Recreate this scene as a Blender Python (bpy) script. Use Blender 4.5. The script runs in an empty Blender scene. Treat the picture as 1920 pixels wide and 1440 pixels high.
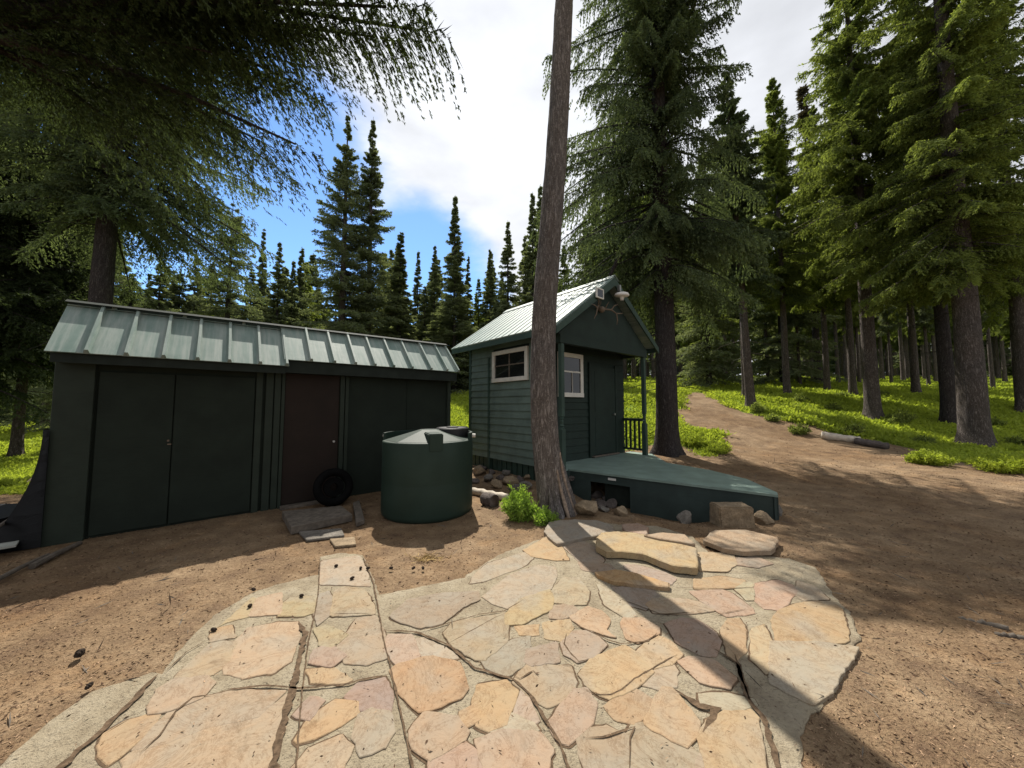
import bpy, bmesh, math, random
import numpy as np
from mathutils import Vector, Matrix, geometry
R = math.radians
S = bpy.context.scene
COL = S.collection

# ------------------------------------------------------------------ camera, world, sun, exposure
EYE = 1.65
FOC = 650.0                       # focal length in photo pixels (1920 wide)
TILT = math.atan(40 / 650.0)
cam = bpy.data.cameras.new('camera'); cam.sensor_width = 36.0
cam.lens = 36.0 * FOC / 1920.0
cam.clip_start = 0.05; cam.clip_end = 3000
cob = bpy.data.objects.new('camera', cam); COL.objects.link(cob)
cob.location = (0, 0, EYE); cob.rotation_euler = (math.pi / 2 + TILT, 0, 0)
S.camera = cob

SUN_AZ, SUN_EL = R(-13.0), R(54.0)
sdir = Vector((math.sin(SUN_AZ) * math.cos(SUN_EL), math.cos(SUN_AZ) * math.cos(SUN_EL), math.sin(SUN_EL)))
sl = bpy.data.lights.new('sun', 'SUN'); sl.energy = 5.0; sl.angle = R(0.6); sl.color = (1.0, 0.94, 0.84)
so = bpy.data.objects.new('sun', sl); COL.objects.link(so)
so.rotation_euler = (-sdir).to_track_quat('-Z', 'Y').to_euler(); so.location = sdir * 60

S.view_settings.view_transform = 'Standard'; S.view_settings.look = 'None'
S.view_settings.exposure = 0.58; S.view_settings.gamma = 1.0
S.cycles.max_bounces = 6; S.cycles.diffuse_bounces = 3; S.cycles.glossy_bounces = 2
S.cycles.transmission_bounces = 3; S.cycles.transparent_max_bounces = 4
S.cycles.sample_clamp_indirect = 6.0
S.cycles.use_denoising = True

ca, sa = math.cos(TILT), math.sin(TILT)
def ray(px, py):
    x = (px - 960) / FOC; y = -(py - 720) / FOC
    return np.array([x, ca - y * sa, sa + y * ca])
def atz(px, py, z=0.0):
    r = ray(px, py); t = (z - EYE) / r[2]
    return np.array([0, 0, EYE]) + t * r

world = bpy.data.worlds.new('World'); S.world = world; world.use_nodes = True
def build_world():
    nt = world.node_tree; N = nt.nodes; L = nt.links; N.clear()
    out = N.new('ShaderNodeOutputWorld'); bg = N.new('ShaderNodeBackground'); L.new(bg.outputs[0], out.inputs[0])
    bg.inputs['Strength'].default_value = 0.12
    sky = N.new('ShaderNodeTexSky'); sky.sky_type = 'NISHITA'; sky.sun_disc = False
    sky.sun_elevation = SUN_EL; sky.sun_rotation = SUN_AZ; sky.altitude = 1500; sky.dust_density = 0.3; sky.ozone_density = 3.0
    tc = N.new('ShaderNodeTexCoord')
    def dotn(vec):
        d = N.new('ShaderNodeVectorMath'); d.operation = 'DOT_PRODUCT'
        v = Vector(vec).normalized(); d.inputs[1].default_value = v
        L.new(tc.outputs['Generated'], d.inputs[0]); return d.outputs['Value']
    def mr(inp, a, b, c, d):
        m = N.new('ShaderNodeMapRange'); m.interpolation_type = 'SMOOTHSTEP'
        m.inputs[1].default_value = a; m.inputs[2].default_value = b; m.inputs[3].default_value = c; m.inputs[4].default_value = d
        L.new(inp, m.inputs[0]); return m.outputs[0]
    def mth(op, a, b, clamp=False):
        m = N.new('ShaderNodeMath'); m.operation = op; m.use_clamp = clamp
        for i, q in enumerate((a, b)):
            if isinstance(q, (int, float)): m.inputs[i].default_value = q
            else: L.new(q, m.inputs[i])
        return m.outputs[0]
    # stretched noise = cloud texture
    mp = N.new('ShaderNodeMapping'); mp.inputs['Scale'].default_value = (1.3, 1.3, 3.0); mp.inputs['Location'].default_value = (3.1, 1.7, 0.4)
    L.new(tc.outputs['Generated'], mp.inputs[0])
    n1 = N.new('ShaderNodeTexNoise'); n1.inputs['Scale'].default_value = 1.6; n1.inputs['Detail'].default_value = 8; n1.inputs['Roughness'].default_value = 0.55
    n1.inputs['Distortion'].default_value = 0.3
    L.new(mp.outputs[0], n1.inputs['Vector'])
    n2 = N.new('ShaderNodeTexNoise'); n2.inputs['Scale'].default_value = 5.0; n2.inputs['Detail'].default_value = 6
    L.new(mp.outputs[0], n2.inputs['Vector'])
    blue1 = mr(dotn(ray(330, 430)), math.cos(R(31)), math.cos(R(13)), 0, 1)
    blue2 = mr(dotn(ray(760, 590)), math.cos(R(21)), math.cos(R(9)), 0, 0.95)
    blue = mth('MAXIMUM', blue1, blue2)
    f = mth('SUBTRACT', 1.12, mth('MULTIPLY', blue, 1.35))
    f = mth('ADD', f, mth('MULTIPLY', mth('SUBTRACT', n1.outputs['Fac'], 0.5), 1.3))
    f = mth('ADD', f, mth('MULTIPLY', mth('SUBTRACT', n2.outputs['Fac'], 0.5), 0.7))
    cover = mr(f, 0.12, 0.85, 0.0, 1.0)
    near = mr(dotn(ray(800, 60)), math.cos(R(60)), math.cos(R(4)), 0, 1)
    bright = mth('ADD', mth('MULTIPLY', near, 1.9), 3.9)
    wob = mth('ADD', mth('ADD', mth('MULTIPLY', n2.outputs['Fac'], 0.45), mth('MULTIPLY', n1.outputs['Fac'], 0.55)), 0.52)
    bright = mth('MULTIPLY', bright, wob)
    cc = N.new('ShaderNodeVectorMath'); cc.operation = 'SCALE'; cc.inputs[0].default_value = (0.95, 0.975, 1.03)
    L.new(bright, cc.inputs['Scale'])
    hs = N.new('ShaderNodeHueSaturation'); hs.inputs['Saturation'].default_value = 1.12; hs.inputs['Value'].default_value = 1.3
    L.new(sky.outputs[0], hs.inputs['Color'])
    mx = N.new('ShaderNodeMix'); mx.data_type = 'RGBA'
    L.new(cover, mx.inputs[0]); L.new(hs.outputs[0], mx.inputs[6]); L.new(cc.outputs[0], mx.inputs[7])
    L.new(mx.outputs[2], bg.inputs['Color'])
build_world()

rng = np.random.default_rng(7)
random.seed(7)

# ------------------------------------------------------------------ noise and terrain
def _h(ix, iy, seed):
    n = (ix * 374761393 + iy * 668265263 + seed * 974634777) & 0x7fffffff
    n = ((n ^ (n >> 13)) * 1274126177) & 0x7fffffff
    return ((n ^ (n >> 16)) & 0xffff) / 65535.0
def vnoise(x, y, seed=0):
    x = np.asarray(x, float); y = np.asarray(y, float)
    ix = np.floor(x).astype(np.int64); iy = np.floor(y).astype(np.int64)
    fx = x - ix; fy = y - iy; fx = fx * fx * (3 - 2 * fx); fy = fy * fy * (3 - 2 * fy)
    a = _h(ix, iy, seed); b = _h(ix + 1, iy, seed); c = _h(ix, iy + 1, seed); d = _h(ix + 1, iy + 1, seed)
    return (a * (1 - fx) + b * fx) * (1 - fy) + (c * (1 - fx) + d * fx) * fy
def fbm(x, y, o=4, seed=0):
    t = 0; a = 0.5
    for i in range(o):
        t = t + a * (vnoise(np.asarray(x) * 2 ** i, np.asarray(y) * 2 ** i, seed + i) - 0.5); a *= 0.5
    return t
def sst(a, b, x):
    t = np.clip((np.asarray(x, float) - a) / (b - a), 0, 1); return t * t * (3 - 2 * t)
YR = [-50, 6.0, 9, 11.5, 15, 17, 25, 40, 70, 120, 600]; ZR = [0, 0, .06, .25, 1.15, 1.75, 2.9, 4.3, 7, 11, 30]
YL = [-50, 12, 18, 40, 120, 600];                  ZL = [0, .0, .25, 1.2, 6, 25]
def _seg(x, y, ax, ay, bx, by):
    dx, dy = bx - ax, by - ay
    t = np.clip(((x - ax) * dx + (y - ay) * dy) / (dx * dx + dy * dy), 0, 1)
    return np.hypot(x - ax - t * dx, y - ay - t * dy)
def ground_z(x, y):
    x = np.asarray(x, float); y = np.asarray(y, float)
    w = sst(-1.1, 0.35, x / np.maximum(y, 2.0))
    ys = y + 0.0 * x
    def sm(ys, P, Q):                     # softened profile
        return (np.interp(ys - 1.2, P, Q) + np.interp(ys, P, Q) * 2 + np.interp(ys + 1.2, P, Q)) / 4
    z = sm(ys, YR, ZR) * w + sm(ys, YL, ZL) * (1 - w)
    z = z + 0.09 * sst(4.0, 6.5, y) * sst(2.6, 4.6, x)
    z = z - 0.27 * (1 - sst(0.15, 1.15, _seg(x, y, 1.75, 6.55, 2.75, 5.95)))
    far = sst(3, 30, np.hypot(x, y))
    patio = 1 - sst(0.0, 0.6, np.maximum(np.abs(x + 0.2) - 3.6, np.abs(y - 2.4) - 2.6))
    z = z + fbm(x * .5, y * .5, 3, 5) * (0.03 + 0.35 * far) * (1 - patio)
    z = z + fbm(x * 5, y * 5, 3, 9) * 0.035 * (1 - 0.75 * patio)
    return z
def gz(x, y): return float(ground_z(np.array([x]), np.array([y]))[0])
def hit(px, py):
    r = ray(px, py); prev = 0
    for t in np.concatenate([np.arange(0.5, 20, .05), np.arange(20, 200, .3)]):
        p = np.array([0, 0, EYE]) + t * r
        if p[2] < gz(p[0], p[1]): return p
    return np.array([0, 0, EYE]) + 60 * r / r[1]

# dirt clearing + trail outline, in world metres (x, y)
_px = [(1262, 838), (1330, 855), (1368, 842), (1350, 815), (1300, 795), (1278, 775), (1282, 748), (1296, 738),
       (1322, 738), (1345, 752), (1385, 772), (1440, 786), (1500, 796), (1560, 812), (1640, 828), (1700, 838), (1785, 862), (1925, 884)]
DIRT = [(-60, -40), (-60, 3.5), (-9.5, 6.4), (-7.6, 6.6), (-6.2, 7.2), (-3.5, 8.6), (-0.6, 10.2), (-0.2, 11.5), (2.2, 10.8)]
DIRT += [tuple(hit(*p)[:2]) for p in _px]
DIRT += [(14, 8.0), (30, 9.5), (60, 10), (60, -40)]
DP = np.array(DIRT)
def sdf(x, y, P):
    x = np.asarray(x, float); y = np.asarray(y, float)
    d = np.full(x.shape, 1e9); ins = np.zeros(x.shape, bool)
    n = len(P)
    for i in range(n):
        ax, ay = P[i]; bx, by = P[(i + 1) % n]
        d = np.minimum(d, _seg(x, y, ax, ay, bx, by))
        c = ((ay > y) != (by > y)) & (x < (bx - ax) * (y - ay) / ((by - ay) if by != ay else 1e-9) + ax)
        ins ^= c
    return np.where(ins, -d, d)       # negative inside the dirt
def meadow(x, y):
    d = sdf(x, y, DP) + 1.1 * fbm(np.asarray(x) * 1.1, np.asarray(y) * 1.1, 4, 31)
    return sst(-0.12, 0.30, d)

# ------------------------------------------------------------------ materials
def lin(c):
    return tuple(((v / 255.0) / 12.92 if v / 255.0 <= 0.04045 else ((v / 255.0 + 0.055) / 1.055) ** 2.4) for v in c)
class Mat:
    def __init__(s, name, rough=0.8, spec=0.3, metal=0.0):
        s.m = bpy.data.materials.new(name); s.m.use_nodes = True
        s.nt = s.m.node_tree; s.N = s.nt.nodes; s.L = s.nt.links
        s.b = s.N['Principled BSDF']; s.out = s.N['Material Output']
        s.b.inputs['Roughness'].default_value = rough; s.b.inputs['Specular IOR Level'].default_value = spec
        s.b.inputs['Metallic'].default_value = metal
        s.tc = s.N.new('ShaderNodeTexCoord')
    def link(s, a, b): s.L.new(a, b)
    def mapping(s, scale=(1, 1, 1), src='Object'):
        m = s.N.new('ShaderNodeMapping'); m.inputs['Scale'].default_value = scale; s.link(s.tc.outputs[src], m.inputs[0]); return m.outputs[0]
    def noise(s, scale=5, detail=4, rough=0.55, vec=None, dist=0.0):
        n = s.N.new('ShaderNodeTexNoise'); n.inputs['Scale'].default_value = scale; n.inputs['Detail'].default_value = detail
        n.inputs['Roughness'].default_value = rough; n.inputs['Distortion'].default_value = dist
        s.link(vec if vec is not None else s.tc.outputs['Object'], n.inputs['Vector']); return n.outputs['Fac']
    def voro(s, scale=5, vec=None, feature='F1', out='Distance'):
        n = s.N.new('ShaderNodeTexVoronoi'); n.feature = feature; n.inputs['Scale'].default_value = scale
        s.link(vec if vec is not None else s.tc.outputs['Object'], n.inputs['Vector']); return n.outputs[out]
    def ramp(s, fac, stops):
        r = s.N.new('ShaderNodeValToRGB'); e = r.color_ramp.elements
        while len(e) > 1: e.remove(e[-1])
        for i, (p, c) in enumerate(stops):
            el = e[0] if i == 0 else e.new(p); el.position = p; el.color = (*c, 1)
        s.link(fac, r.inputs[0]); return r.outputs[0]
    def math(s, op, a, b=0.0, clamp=False):
        m = s.N.new('ShaderNodeMath'); m.operation = op; m.use_clamp = clamp
        for i, q in enumerate((a, b)):
            if isinstance(q, (int, float)): m.inputs[i].default_value = q
            else: s.link(q, m.inputs[i])
        return m.outputs[0]
    def mix(s, fac, a, b, mode='MIX'):
        m = s.N.new('ShaderNodeMix'); m.data_type = 'RGBA'; m.blend_type = mode
        for i, q in ((0, fac), (6, a), (7, b)):
            if isinstance(q, (int, float)): m.inputs[i].default_value = q
            elif isinstance(q, tuple): m.inputs[i].default_value = (*q, 1) if len(q) == 3 else q
            else: s.link(q, m.inputs[i])
        return m.outputs[2]
    def attr(s, name, out='Color'):
        a = s.N.new('ShaderNodeAttribute'); a.attribute_name = name; return a.outputs[out]
    def color(s, c):
        if isinstance(c, tuple): s.b.inputs['Base Color'].default_value = (*c, 1)
        else: s.link(c, s.b.inputs['Base Color'])
    def bump(s, h, strength=0.5, dist=0.02):
        b = s.N.new('ShaderNodeBump'); b.inputs['Strength'].default_value = strength; b.inputs['Distance'].default_value = dist
        s.link(h, b.inputs['Height']); s.link(b.outputs[0], s.b.inputs['Normal']); return b
M = {}
def simple(name, c, rough=.8, spec=.3, metal=0.0, var=.25, scale=6, bump=0.0, bscale=60):
    m = Mat(name, rough, spec, metal)
    n = m.noise(scale, 5)
    d = tuple(v * (1 - var) for v in c); e = tuple(min(1, v * (1 + var)) for v in c)
    m.color(m.ramp(n, [(.3, d), (.7, e)]))
    if bump: m.bump(m.noise(bscale, 4), bump, .01)
    M[name] = m.m; return m

def mats():
    # ground: needle duff and soil, plus soil under the ground cover
    m = Mat('forest_floor', .95, .15)
    big = m.noise(.55, 4); mid = m.noise(3.2, 5, .65); fine = m.noise(38, 4, .7); vf = m.noise(110, 2, .7)
    base = m.ramp(mid, [(.28, (.135, .092, .060)), (.5, (.238, .168, .100)), (.72, (.350, .256, .160))])
    base = m.mix(m.ramp(fine, [(.38, (0, 0, 0)), (.62, (1, 1, 1))]), m.mix(.45, base, (.10, .055, .032)), base)
    base = m.mix(m.ramp(vf, [(.60, (0, 0, 0)), (.70, (.55, .55, .55))]), base, (.42, .30, .20))
    base = m.mix(m.ramp(big, [(.40, (0, 0, 0)), (.62, (.9, .9, .9))]), base, m.mix(1.0, base, (.74, .68, .62), 'MULTIPLY'))
    base = m.mix(m.ramp(m.noise(1.6, 6, .7, dist=.8), [(.52, (0, 0, 0)), (.66, (.65, .65, .65))]), base, m.mix(1.0, base, (1.22, 1.12, 1.0), 'MULTIPLY'))
    gr = m.mix(m.noise(6, 4), (.11, .16, .02), (.20, .28, .035))
    md = m.attr('meadow', 'Fac')
    k = m.math('ADD', md, m.math('MULTIPLY', m.math('SUBTRACT', m.noise(9, 5), .5), .7))
    m.color(m.mix(m.ramp(k, [(.42, (0, 0, 0)), (.62, (1, 1, 1))]), base, gr))
    hgt = m.math('ADD', m.math('MULTIPLY', fine, .6), m.math('MULTIPLY', m.noise(14, 5, .7), 1.0))
    m.bump(hgt, .9, .035)
    M['floor'] = m.m
    # flagstones, colour per stone
    m = Mat('sandstone', .85, .25)
    a = m.attr('tint')
    n = m.noise(7, 6, .6, dist=.6); n2 = m.noise(45, 4, .7); n3 = m.noise(2.6, 3)
    c = m.mix(m.ramp(n, [(.35, (0, 0, 0)), (.7, (.75, .75, .75))]), a, m.mix(1.0, a, (1.08, .94, .82), 'MULTIPLY'))
    c = m.mix(m.ramp(n3, [(.50, (0, 0, 0)), (.70, (.6, .6, .6))]), c, (.25, .228, .185))
    c = m.mix(m.ramp(m.noise(4.5, 5, .7, dist=1.0), [(.56, (0, 0, 0)), (.70, (.7, .7, .7))]), c, m.mix(1.0, c, (.62, .56, .50), 'MULTIPLY'))
    c = m.mix(m.ramp(n2, [(.30, (.6, .6, .6)), (.42, (0, 0, 0))]), c, m.mix(1.0, c, (.62, .55, .48), 'MULTIPLY'))
    st = m.noise(3.0, 8, .75, dist=2.2)
    c = m.mix(m.ramp(st, [(.475, (0, 0, 0)), (.495, (.6, .6, .6)), (.505, (.6, .6, .6)), (.525, (0, 0, 0))]), c, m.mix(1.0, c, (.66, .58, .52), 'MULTIPLY'))
    m.color(c)
    m.bump(m.math('ADD', m.math('MULTIPLY', n, 1.4), m.math('MULTIPLY', n2, .35)), .7, .012)
    M['stone'] = m.m
    m = Mat('pale_mortar', .95, .15)
    n = m.noise(5, 6, .65); n2 = m.noise(60, 4, .75); v = m.voro(26)
    c = m.ramp(n, [(.3, (.235, .190, .128)), (.5, (.315, .265, .185)), (.72, (.370, .320, .235))])
    c = m.mix(m.ramp(n2, [(.33, (.85, .85, .85)), (.47, (0, 0, 0))]), c, (.13, .10, .07))
    c = m.mix(m.ramp(m.noise(2.3, 4, .6), [(.55, (0, 0, 0)), (.70, (.6, .6, .6))]), c, m.mix(m.ramp(v, [(.0, (0, 0, 0)), (.5, (1, 1, 1))]), (.36, .31, .225), (.19, .15, .105)))
    m.color(c)
    m.bump(m.math('ADD', n2, m.math('MULTIPLY', n, 2.0)), .9, .02)
    M['mortar'] = m.m
    simple('joint_dirt', (.10, .068, .043), .95, .1, var=.45, scale=40, bump=.8)
    # rocks
    for nm, c in (('rock_tan', (.26, .195, .125)), ('rock_grey', (.17, .152, .13)), ('rock_dark', (.12, .10, .09)), ('rock_green', (.24, .23, .17))):
        m = Mat(nm, .9, .2); n = m.noise(9, 6, .65); n2 = m.noise(50, 4, .7)
        cc = m.ramp(n, [(.3, tuple(v * .6 for v in c)), (.55, c), (.75, tuple(min(1, v * 1.4) for v in c))])
        m.color(m.mix(m.ramp(n2, [(.35, (.7, .7, .7)), (.5, (0, 0, 0))]), cc, tuple(v * .45 for v in c)))
        m.bump(m.math('ADD', n, m.math('MULTIPLY', n2, .4)), .8, .03); M[nm] = m.m
    # bark
    for nm, c, c2 in (('bark_main', (.135, .114, .10), (.32, .285, .26)), ('bark_dark', (.052, .044, .041), (.135, .116, .108)), ('bark_mid', (.10, .082, .070), (.29, .25, .225))):
        m = Mat(nm, .95, .15)
        vv = m.mapping((16, 16, 2.6)); v = m.math('MULTIPLY', m.math('ABSOLUTE', m.math('SUBTRACT', m.noise(1.7, 5, .6, vec=vv, dist=.8), .5)), 3.2); n = m.noise(3.0, 6, .7, vec=m.mapping((6, 6, 1.6)))
        f = m.noise(42, 4, .7)
        cc = m.ramp(m.math('ADD', m.math('MULTIPLY', v, .7), m.math('MULTIPLY', n, .55)), [(.18, tuple(q * .45 for q in c)), (.45, c), (.8, c2)])
        cc = m.mix(m.ramp(f, [(.55, (0, 0, 0)), (.72, (.6, .6, .6))]), cc, tuple(q * 1.35 for q in c2))
        cc = m.mix(m.ramp(m.noise(.9, 3), [(.45, (0, 0, 0)), (.7, (.5, .5, .5))]), cc, m.mix(1.0, cc, (.75, .85, 1.0), 'MULTIPLY'))
        m.color(cc); m.bump(m.math('ADD', m.math('MULTIPLY', v, 1.0), m.math('MULTIPLY', f, .5)), .6 if nm == 'bark_main' else 1.0, .03); M[nm] = m.m
    # foliage
    def leaf(nm, ca_, cb_, trans=.35, rough=.6):
        m = Mat(nm, .85, .08)
        a = m.attr('shade', 'Fac')
        big = m.noise(1.3, 3)
        c = m.ramp(m.math('ADD', m.math('MULTIPLY', a, .7), m.math('MULTIPLY', big, .3)), [(.12, ca_), (.9, cb_)])
        m.color(c)
        t = m.N.new('ShaderNodeBsdfTranslucent')
        m.link(m.mix(1.0, c, (1.15, 1.15, .60), 'MULTIPLY'), t.inputs['Color'])
        mx = m.N.new('ShaderNodeMixShader'); mx.inputs[0].default_value = trans
        m.link(m.b.outputs[0], mx.inputs[1]); m.link(t.outputs[0], mx.inputs[2]); m.link(mx.outputs[0], m.out.inputs[0])
        M[nm] = m.m
    leaf('needles_dark', (.024, .034, .020), (.095, .130, .058), .40)
    leaf('needles_blue', (.032, .048, .028), (.215, .275, .140), .42)
    leaf('needles_green', (.036, .052, .020), (.35, .42, .12), .50)
    leaf('needles_far', (.068, .090, .060), (.265, .305, .175), .42)  # paler, greyer needles: distance haze put into the colour
    leaf('needles_brown', (.035, .032, .022), (.085, .070, .045), .25)
    leaf('groundcover', (.17, .22, .03), (.46, .54, .09), .48)
    leaf('shrub_leaf', (.15, .25, .035), (.34, .48, .10), .45)
    # painted wood
    def paint(nm, c, rough=.65, grain=(2, 2, 18)):
        m = Mat(nm, rough, .3); n = m.noise(3, 5, .6); g = m.noise(3.5, 4, .6, vec=m.mapping(grain))
        cc = m.ramp(n, [(.3, tuple(v * .78 for v in c)), (.7, tuple(v * 1.2 for v in c))])
        cc = m.mix(m.ramp(g, [(.55, (0, 0, 0)), (.8, (.5, .5, .5))]), cc, tuple(v * .55 for v in c))
        m.color(cc); m.bump(g, .25, .006); M[nm] = m.m
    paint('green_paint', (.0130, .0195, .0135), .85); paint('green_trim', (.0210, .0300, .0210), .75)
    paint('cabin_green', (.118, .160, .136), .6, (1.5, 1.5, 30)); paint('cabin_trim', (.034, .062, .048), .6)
    paint('cabin_shade', (.0125, .0250, .0190), .7)  # darker copy of cabin_green: shade of front and gable put into the colour
    paint('brown_door', (.0185, .0115, .0080), .8)
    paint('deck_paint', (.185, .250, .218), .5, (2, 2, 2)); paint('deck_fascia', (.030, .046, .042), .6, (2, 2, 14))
    simple('white_paint', (.62, .60, .54), .55, .3, var=.12); simple('wood_grey', (.125, .105, .085), .9, .15, var=.35, scale=14, bump=.5)
    simple('wood_pale', (.50, .44, .36), .8, .2, var=.25, scale=9, bump=.4, bscale=30)
    simple('black_plastic', (.012, .012, .013), .5, .4); simple('tarp_grey', (.36, .37, .33), .7, .3, var=.3)
    simple('rubber', (.006, .006, .006), .95, .05); simple('antler', (.13, .098, .07), .7, .3)
    simple('lamp_white', (.62, .60, .56), .45, .4, var=.08); simple('steel', (.35, .35, .34), .4, .5, metal=.8)
    simple('torn_wood', (.27, .205, .155), .9, .1, var=.4, scale=20, bump=.5); simple('cone_brown', (.035, .026, .02), .9, .1); simple('litter', (.30, .20, .125), .9, .1, var=.5, scale=30)
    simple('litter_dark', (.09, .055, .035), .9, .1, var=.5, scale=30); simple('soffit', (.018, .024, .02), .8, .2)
    simple('moss_twig', (.34, .24, .10), .9, .1, var=.4)
    m = Mat('tank_plastic', .55, .18); n = m.noise(2.2, 4)
    m.color(m.ramp(n, [(.3, (.016, .030, .022)), (.7, (.024, .042, .032))])); m.bump(m.noise(90, 3), .12, .003); M['tank'] = m.m
    m = Mat('roof_metal', .6, .2, .0)
    n = m.noise(2.0, 5, .6); mpv = m.N.new('ShaderNodeMapping'); mpv.inputs['Rotation'].default_value = (0, 0, -R(40.5)); m.link(m.tc.outputs['Object'], mpv.inputs[0]); mps = m.N.new('ShaderNodeMapping'); mps.inputs['Scale'].default_value = (11, .8, .8); m.link(mpv.outputs[0], mps.inputs[0]); g = m.noise(1.6, 6, .65, vec=mps.outputs[0])
    cc = m.ramp(n, [(.3, (.135, .200, .175)), (.7, (.215, .285, .258))])
    cc = m.mix(m.ramp(g, [(.40, (0, 0, 0)), (.68, (.75, .75, .75))]), cc, (.34, .375, .345))
    m.color(cc); m.link(m.math('ADD', m.math('MULTIPLY', n, .3), .42), m.b.inputs['Roughness']); m.bump(m.noise(6, 3), .10, .02); M['roof'] = m.m
    m = Mat('glass', .06, .6); m.color((.012, .014, .014)); M['glass'] = m.m
    m = Mat('solar', .15, .6); m.color((.01, .012, .02)); M['solar'] = m.m
mats()

# ------------------------------------------------------------------ mesh helpers
def link(o, parent=None):
    COL.objects.link(o)
    if parent is not None: o.parent = parent
    return o
def tag(o, label=None, cat=None, group=None, kind=None):
    if label: o['label'] = label
    if cat: o['category'] = cat
    if group: o['group'] = group
    if kind: o['kind'] = kind
    return o
def empty(name, loc, label, cat, group=None):
    o = bpy.data.objects.new(name, None); o.location = loc; o.empty_display_size = .2
    link(o); return tag(o, label, cat, group)
def npmesh(name, V, quads=None, tris=None, attrs=None, smooth=False):
    me = bpy.data.meshes.new(name)
    nq = 0 if quads is None else len(quads); nt = 0 if tris is None else len(tris)
    V = np.asarray(V, np.float32)
    me.vertices.add(len(V)); me.vertices.foreach_set('co', V.ravel())
    idx = []; 
    if nq: idx.append(np.asarray(quads, np.int32).ravel())
    if nt: idx.append(np.asarray(tris, np.int32).ravel())
    idx = np.concatenate(idx)
    me.loops.add(len(idx)); me.loops.foreach_set('vertex_index', idx)
    me.polygons.add(nq + nt)
    starts = np.concatenate([np.arange(nq) * 4, nq * 4 + np.arange(nt) * 3]).astype(np.int32)
    me.polygons.foreach_set('loop_start', starts)
    if smooth: me.polygons.foreach_set('use_smooth', np.ones(nq + nt, bool))
    me.update(calc_edges=True)
    for k, v in (attrs or {}).items():
        a = me.attributes.new(k, 'FLOAT', 'POINT'); a.data.foreach_set('value', np.asarray(v, np.float32))
    return me
def bmobj(name, bm, mat, parent=None, smooth=False):
    """link a bmesh given in world metres as one mesh object under parent"""
    bmesh.ops.recalc_face_normals(bm, faces=bm.faces)
    me = bpy.data.meshes.new(name)
    off = None
    if parent is not None:
        p = parent; off = Vector((0, 0, 0))
        while p is not None: off += p.location; p = p.parent
        bmesh.ops.translate(bm, verts=bm.verts, vec=-off)
    bm.to_mesh(me); bm.free()
    for mm in (mat if isinstance(mat, list) else [mat]): me.materials.append(M[mm])
    if smooth:
        for f in me.polygons: f.use_smooth = True
    o = bpy.data.objects.new(name, me); link(o, parent); return o
def own_origin(o):
    """move the object's origin to its base centre"""
    me = o.data; n = len(me.vertices); c = np.empty(n * 3, np.float32); me.vertices.foreach_get('co', c); c = c.reshape(-1, 3)
    b = np.array([(c[:, 0].min() + c[:, 0].max()) / 2, (c[:, 1].min() + c[:, 1].max()) / 2, c[:, 2].min()])
    me.vertices.foreach_set('co', (c - b).astype(np.float32).ravel()); o.location = Vector(b) + o.location; me.update(); return o

TH = R(40.5)
UV = Vector((-math.sin(TH), math.cos(TH), 0)); VV = Vector((math.cos(TH), math.sin(TH), 0))
def W(u, v, z): return UV * u + VV * v + Vector((0, 0, z))
def box(bm, u0, u1, v0, v1, z0, z1, bev=0.0):
    vs = [bm.verts.new(W(u, v, z)) for z in (z0, z1) for (u, v) in ((u0, v0), (u1, v0), (u1, v1), (u0, v1))]
    fs = [(0, 1, 2, 3), (4, 5, 6, 7), (0, 1, 5, 4), (1, 2, 6, 5), (2, 3, 7, 6), (3, 0, 4, 7)]
    F = [bm.faces.new([vs[i] for i in f]) for f in fs]
    if bev:
        es = list({e for f in F for e in f.edges})
        bmesh.ops.bevel(bm, geom=es, offset=bev, segments=1, affect='EDGES')
def prism(bm, pts_lo, pts_hi):
    """closed solid from two matching rings of points"""
    a = [bm.verts.new(p) for p in pts_lo]; b = [bm.verts.new(p) for p in pts_hi]; n = len(a)
    bm.faces.new(a[::-1]); bm.faces.new(b)
    for i in range(n): bm.faces.new([a[i], a[(i + 1) % n], b[(i + 1) % n], b[i]])
def tube(bm, pts, rads, n=8, cap=True):
    pts = [Vector(p) for p in pts]; rings = []
    for i, p in enumerate(pts):
        t = (pts[min(i + 1, len(pts) - 1)] - pts[max(i - 1, 0)]).normalized()
        q = t.to_track_quat('Z', 'Y')
        rings.append([bm.verts.new(p + q @ Vector((math.cos(a) * rads[i], math.sin(a) * rads[i], 0))) for a in [2 * math.pi * k / n for k in range(n)]])
    for A, B in zip(rings, rings[1:]):
        for k in range(n): bm.faces.new([A[k], A[(k + 1) % n], B[(k + 1) % n], B[k]])
    if cap: bm.faces.new(rings[0][::-1]); bm.faces.new(rings[-1])
def slab(bm, a, b, c, d, t):
    """panel a-b-c-d (world points) of thickness t below its plane"""
    n = (Vector(b) - Vector(a)).cross(Vector(d) - Vector(a)).normalized()
    if n.z < 0: n = -n
    hi = [Vector(p) for p in (a, b, c, d)]; prism(bm, [p - n * t for p in hi], hi)

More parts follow.
